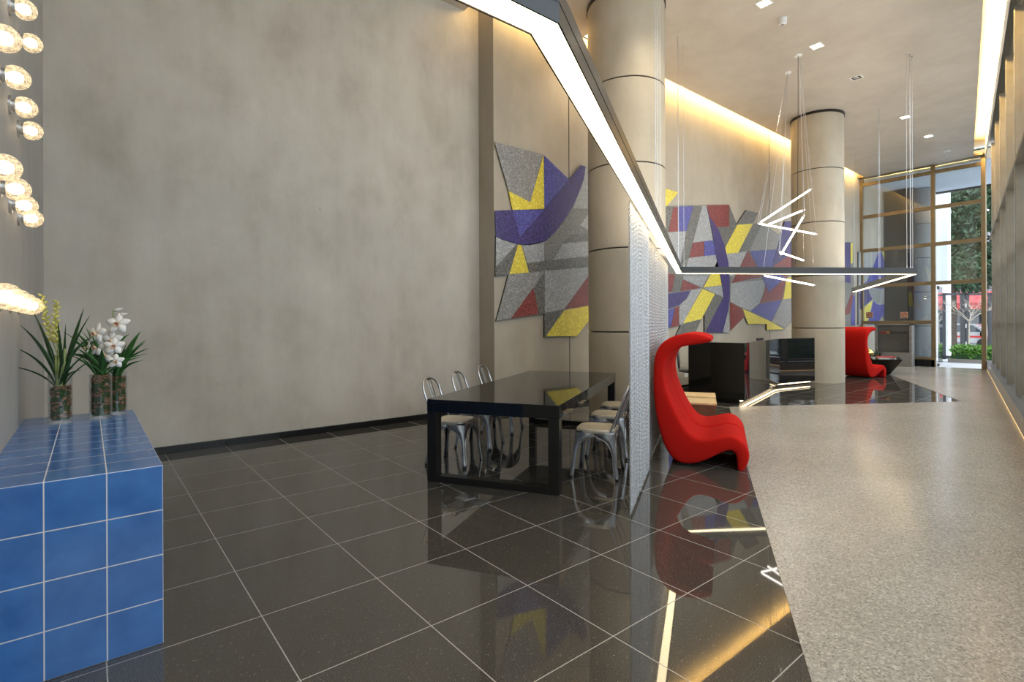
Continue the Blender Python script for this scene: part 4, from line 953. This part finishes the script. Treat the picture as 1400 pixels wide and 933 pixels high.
# ------------------------------------------------------------------ far seating corner
t = thing('coffee_table', 'low black tapered table in front of the entrance glazing', 'coffee table', (16.8, 3.02, 0.004), TA - 0.25)
a, b = 0.70, 0.44
MB().frustum([(-b, -b), (b, -b), (b, b), (-b, b)], 0.0, [(-a, -a), (a, -a), (a, a), (-a, a)], 0.40).build('tapered_base', 'table_frame', t, bevel=0.004)
MB().box((0, 0, 0.41), (a*2, a*2, 0.02)).build('top', 'black_lacquer', t, bevel=0.003)
for i, (dz, rz, lab, mt) in enumerate(((0, 0.35, 'pale hardcover book, the lower one on the low black table', 'paper'), (0.028, 0.2, 'red hardcover book lying on top of another on the low black table', 'book_red'))):
    t = thing('book', lab, 'book', (16.82, 2.66, 0.4245 + dz), rz + 0.2, 'books on the low black table')
    MB().box((0, 0, 0.014), (0.30, 0.40, 0.018)).build('pages', 'paper', t)
    m = MB(); m.box((0, 0, 0.0025), (0.31, 0.42, 0.004)); m.box((0, 0, 0.025), (0.31, 0.42, 0.004)); m.box((-0.153, 0, 0.014), (0.004, 0.42, 0.026)); m.build('cover', mt, t)
t = thing('gold_vase', 'round shiny gold vase on the low black table behind the far red chair', 'vase', (17.10, 3.16, 0.4245))
MB().lathe([(0.05, 0), (0.11, 0.04), (0.14, 0.11), (0.12, 0.18), (0.06, 0.22), (0.05, 0.24), (0.065, 0.26)], 28, caps=False).build('body', 'gold', t, smooth=True, angle=0); MB().lathe([(0.002, 0.002), (0.05, 0.002)], 28, caps=False).build('base', 'gold', t)
t = thing('potted_shrub', 'small dark green shrub in a low pot beside the grey display stand', 'plant', (19.45, 3.62, 0.004))
MB().lathe([(0.09, 0), (0.13, 0.22), (0.12, 0.22), (0.11, 0.19), (0.002, 0.19)], 20, caps=False).build('pot', 'black_stone', t, smooth=True)
m = MB(); random.seed(9)
for i in range(46): leaf(m, (random.uniform(-.04, .04), random.uniform(-.04, .04), 0.19), random.uniform(0, 2*PI), random.uniform(.25, .45), random.uniform(.9, 1.5), random.uniform(.4, 1.2), 0.012, n=5)
m.build('foliage', 'tree_leaf', t, smooth=True)

# display stand
t = thing('display_stand', 'grey stone display stand with a glass front in front of the glazing', 'display stand', (20.08, 3.31, 0.004))
m = MB()
m.box((0, 0, 0.225), (0.30, 1.02, 0.45)); m.box((0, -0.475, 0.92), (0.30, 0.07, 0.94)); m.box((0, 0.475, 0.92), (0.30, 0.07, 0.94)); m.box((0, 0, 1.365), (0.30, 1.02, 0.05)); m.box((0.12, 0, 0.92), (0.04, 0.9, 0.9))
m.build('stone_frame', 'grey_stone', t, bevel=0.004)
scr = MB().box((-0.09, 0, 0.895), (0.03, 0.88, 0.88)).build('glass_front', 'screen_glass', t)
def letter(ch, y, size, mt):
    c = bpy.data.curves.new('letter', 'FONT'); c.body = ch; c.size = size; c.extrude = 0.004; c.align_x = 'LEFT'
    o = bpy.data.objects.new('letter', c); COL.objects.link(o)
    o.rotation_euler = (PI/2, 0, -PI/2); o.location = (-0.11, y, 1.06)
    dg = bpy.context.evaluated_depsgraph_get(); me = bpy.data.meshes.new_from_object(o.evaluated_get(dg))
    o2 = bpy.data.objects.new('letter', me); COL.objects.link(o2); o2.rotation_euler = o.rotation_euler; o2.location = o.location; o2.parent = scr
    me.materials.clear(); me.materials.append(MATS[mt]); bpy.data.objects.remove(o)
for ch, y_, mt in (('m', 0.39, 'sign_red'), ('a', 0.27, 'sign_red'), ('o', 0.19, 'sign_orange'), ('Z', 0.10, 'sign_dark'), ('a', 0.0, 'sign_dark'), ('m', -0.08, 'sign_dark'), ('m', -0.20, 'sign_dark'), ('a', -0.32, 'sign_dark')): letter(ch, y_, 0.17, mt)

# ------------------------------------------------------------------ outside
m = MB(); m.prism([(20.58, -12), (27.0, -12), (27.0, 9), (20.58, 9)], -0.12, -0.004); struct(m.build('ground_forecourt', 'pavement'))
m = MB(); m.prism([(-14, -9), rw(-14, -0.36), rw(12.3, -0.36), (20.58, -9)], -0.12, -0.004); struct(m.build('ground_side', 'pavement'))
m = MB(); m.prism([(27.0, -25), (60, -25), (60, 30), (27.0, 30)], -0.14, -0.03); struct(m.build('ground_street', 'asphalt'))
m = MB(); m.prism([(20.7, 0.2), (24.6, 0.2), (24.6, 5.0), (20.7, 5.0)], 6.42, 6.75); struct(m.build('ceiling_porch', 'soffit'))
m = MB(); m.prism([(24.6, 0.2), (24.75, 0.2), (24.75, 5.0), (24.6, 5.0)], 6.36, 6.78); struct(m.build('trim_3', 'black_metal'))
# added dark slab painting in the shaded side of the outdoor column
m = MB(); m.prism([(22.9, 3.45), (23.0, 3.45), (23.0, 4.36), (22.9, 4.36)], 0, 6.4); struct(m.build('column_shade_slab', 'shade_dark'))
t = tag(MB().prism([(26.2, 3.12), (26.7, 3.12), (26.7, 3.8), (26.2, 3.8)], -0.004, 8.6).build('pillar', 'white_render', bevel=0.01), 'tall white pillar outside between the doorway and the street', 'pillar')
# planter hedge
def leaf_cloud(n, boxfn, size, seed):
    rs = np.random.RandomState(seed); C_ = boxfn(rs, n)
    u = rs.normal(size=(n, 3)); u /= np.linalg.norm(u, axis=1)[:, None]; v = np.cross(u, rs.normal(size=(n, 3))); v /= np.linalg.norm(v, axis=1)[:, None]
    s_ = size*rs.uniform(.6, 1.3, n)[:, None]
    V = np.stack([C_ - u*s_, C_ - v*s_*.38, C_ + u*s_, C_ + v*s_*.38], 1).reshape(-1, 3)
    return V.tolist(), [(4*i, 4*i+1, 4*i+2, 4*i+3) for i in range(n)]
t = thing('planter_hedge', 'low bright green hedge in a kerbed bed outside the open doorway', 'hedge', (23.9, 1.2, -0.004))
m = MB(); m.prism([(-0.55 + 0.3*abs(y_)*0.3, y_) for y_ in (-2.4, -1.6, -0.8, 0, 0.8, 1.4)] + [(0.8, 1.4), (0.8, -2.4)], 0.0, 0.13); m.build('kerb', 'kerb_stone', t, bevel=0.02)
m = MB(); m.prism([(-0.42, -2.3), (0.7, -2.3), (0.7, 1.3), (-0.42, 1.3)], 0.1, 0.30); m.build('soil_bed', 'leaf_dark', t)
V, F = leaf_cloud(4200, lambda rs, n: np.stack([rs.uniform(-.48, .72, n), rs.uniform(-2.35, 1.35, n), .16 + .42*rs.uniform(0, 1, n)**.7 + .05*np.sin(rs.uniform(0, 6, n))], -1), 0.075, 3)
m = MB(); m.add(V, F); o = m.build('foliage', 'hedge_leaf', t)
# gate
t = thing('street_gate', 'black metal double gate between the hedge and the street', 'gate', (25.9, 2.6, -0.004), math.atan2(-1.1, 1.35) + 0.0)
def gl(x0, z0, x1, z1, n_, d=0.06): MB().box(((x0+x1)/2, 0, (z0+z1)/2), (x1-x0, d, z1-z0)).build(n_, 'gate_black', t)
for x0, x1 in ((-0.86, -0.70), (-0.10, 0.055), (0.085, 0.22), (0.98, 1.12)): gl(x0, 0, x1, 2.58, 'post')
for x0, x1 in ((-0.86, 0.055), (0.085, 1.12)): gl(x0, 2.50, x1, 2.58, 'top_rail'); gl(x0, 0.02, x1, 0.14, 'bottom_rail')
for z_ in (0.6, 1.3, 2.1): MB().box((0.07, -0.035, z_), (0.03, 0.03, 0.16)).build('hinge', 'steel', t)
# bare ornamental tree in the bed and evergreen behind
t = thing('bare_tree', 'pale bare branched young tree in front of the gate', 'tree', (24.95, 2.25, -0.004)); random.seed(21); m = MB()
def branch(p, d, L, r, depth):
    p = Vector(p); d = Vector(d).normalized(); q = p + d*L; m.tube([p, (p+q)/2 + Vector((random.uniform(-.03, .03), random.uniform(-.03, .03), 0)), q], [r, r*.85, r*.7], 5)
    if depth == 0: return
    for k_ in range(3): branch(p.lerp(q, random.uniform(.6, 1)), d + Vector((random.uniform(-.8, .8), random.uniform(-.8, .8), random.uniform(-.15, .55))), L*random.uniform(.6, .8), r*.62, depth-1)
branch((0, 0, 0), (0, 0, 1), 1.55, 0.03, 0)
for k_ in range(5): a = k_*1.26; branch((0, 0, 1.45), (math.cos(a)*.75, math.sin(a)*.75, .75), .5, .014, 3)
m.build('branches', 'branch', t)
def tree(x, y, label, seed, w_, z0, z1, n):
    t = thing('evergreen_tree', label, 'tree', (x, y, -0.03), 0, 'evergreen trees across the forecourt')
    MB().tube([(0, 0, 0), (0.05, 0, 3.0), (0, 0.05, z0 + 1.0)], [0.16, 0.13, 0.10], 10).build('trunk', 'trunk_bark', t, smooth=True)
    def fn(rs, n):
        k_ = rs.randint(0, 34, n); cc = np.stack([rs.uniform(-w_, w_, 34)*.75, rs.uniform(-w_, w_, 34)*.75, rs.uniform(z0, z1, 34)], -1)
        d = rs.normal(size=(n, 3)); d /= np.linalg.norm(d, axis=1)[:, None]; return cc[k_] + d*(0.95*rs.uniform(0.5, 1, n)[:, None])
    V, F = leaf_cloud(n, fn, 0.15, seed); m = MB(); m.add(V, F); m.build('foliage', 'tree_leaf', t)
tree(33.2, 4.3, 'tall dark evergreen tree seen through the doorway, left of the two', 5, 2.0, 3.4, 9.8, 17000)
tree(34.5, -1.6, 'tall dark evergreen tree seen through the doorway, right of the two', 6, 2.2, 3.4, 9.8, 14000)
# street: shop front with red awning, parked car, meter post
t = thing('shop_building', 'dark shop front with a red awning across the street', 'building', (43.0, 5.5, -0.03), 0.1)
MB().box((0, 0, 4.0), (3.0, 26, 8.0)).build('facade', 'facade_dark', t)
m = MB(); m.add([(-1.5, -9, 3.35), (-1.5, 9, 3.35), (-2.9, 9, 2.65), (-2.9, -9, 2.65), (-2.9, 9, 2.25), (-2.9, -9, 2.25), (-1.5, -9, 2.25), (-1.5, 9, 2.25)], [(0, 1, 2, 3), (3, 2, 4, 5), (0, 3, 5, 6), (1, 7, 4, 2)]); m.build('awning', 'awning_red', t)
for y_ in (-6, -2, 2, 6): MB().box((-1.53, y_, 1.2), (0.06, 2.6, 2.0)).build('shop_window', 'car_glass', t)
t = thing('parked_car', 'pale parked car with a red stripe on the street beyond the gate', 'car', (36.0, 4.6, -0.03), PI/2 - 0.1)
body = [(-2.1, .35), (-2.15, .75), (-1.5, .92), (-0.9, 1.38), (0.7, 1.42), (1.35, .95), (2.1, .82), (2.15, .38)]
m = MB(); n = len(body); m.add([(x_, -.8, z_) for x_, z_ in body] + [(x_, .8, z_) for x_, z_ in body], [tuple(range(n)), tuple(range(n, 2*n))[::-1]] + [(i, (i+1) % n, n + (i+1) % n, n + i) for i in range(n)]); m.build('body', 'car_paint', t, bevel=0.05)
m = MB(); 
for s_ in (-.81, .81): m.add([(-1.2, s_, .97), (-.8, s_, 1.32), (.62, s_, 1.34), (1.1, s_, .97)], [(0, 1, 2, 3)])
m.build('side_windows', 'car_glass', t, solid=0.01); m = MB(); m.box((0, .815, .72), (3.9, .02, .09)); m.box((0, -.815, .72), (3.9, .02, .09)); m.build('stripe', 'car_red', t)
for x_ in (-1.3, 1.3):
    for s_ in (-.72, .72): MB().lathe([(.2, -.1), (.33, -.1), (.33, .1), (.2, .1)], 20, (x_, s_, .33), axis='y').build('wheel', 'rubber', t)
t = thing('street_post', 'thin metal meter post on the pavement beyond the gate', 'post', (30.5, 2.55, -0.03))
MB().tube([(0, 0, 0), (0, 0, 1.25)], 0.04, 10).build('pole', 'branch', t); MB().box((0, -0.1, 1.3), (0.12, 0.34, 0.14)).build('head', 'sill_metal', t, bevel=0.02)
# hedge outside the side glazing
t = thing('boundary_hedge', 'tall green hedge outside along the side glazing', 'hedge', (8.9, -5.0, -0.004), RWA)
MB().box((0, 0, 0.75), (30, 0.5, 1.5)).build('core', 'leaf_dark', t)
V, F = leaf_cloud(9000, lambda rs, n: np.stack([rs.uniform(-15, 15, n), rs.uniform(-.35, .35, n), rs.uniform(0.05, 1.75, n)], -1), 0.12, 8)
m = MB(); m.add(V, F); m.build('foliage', 'tree_leaf', t)
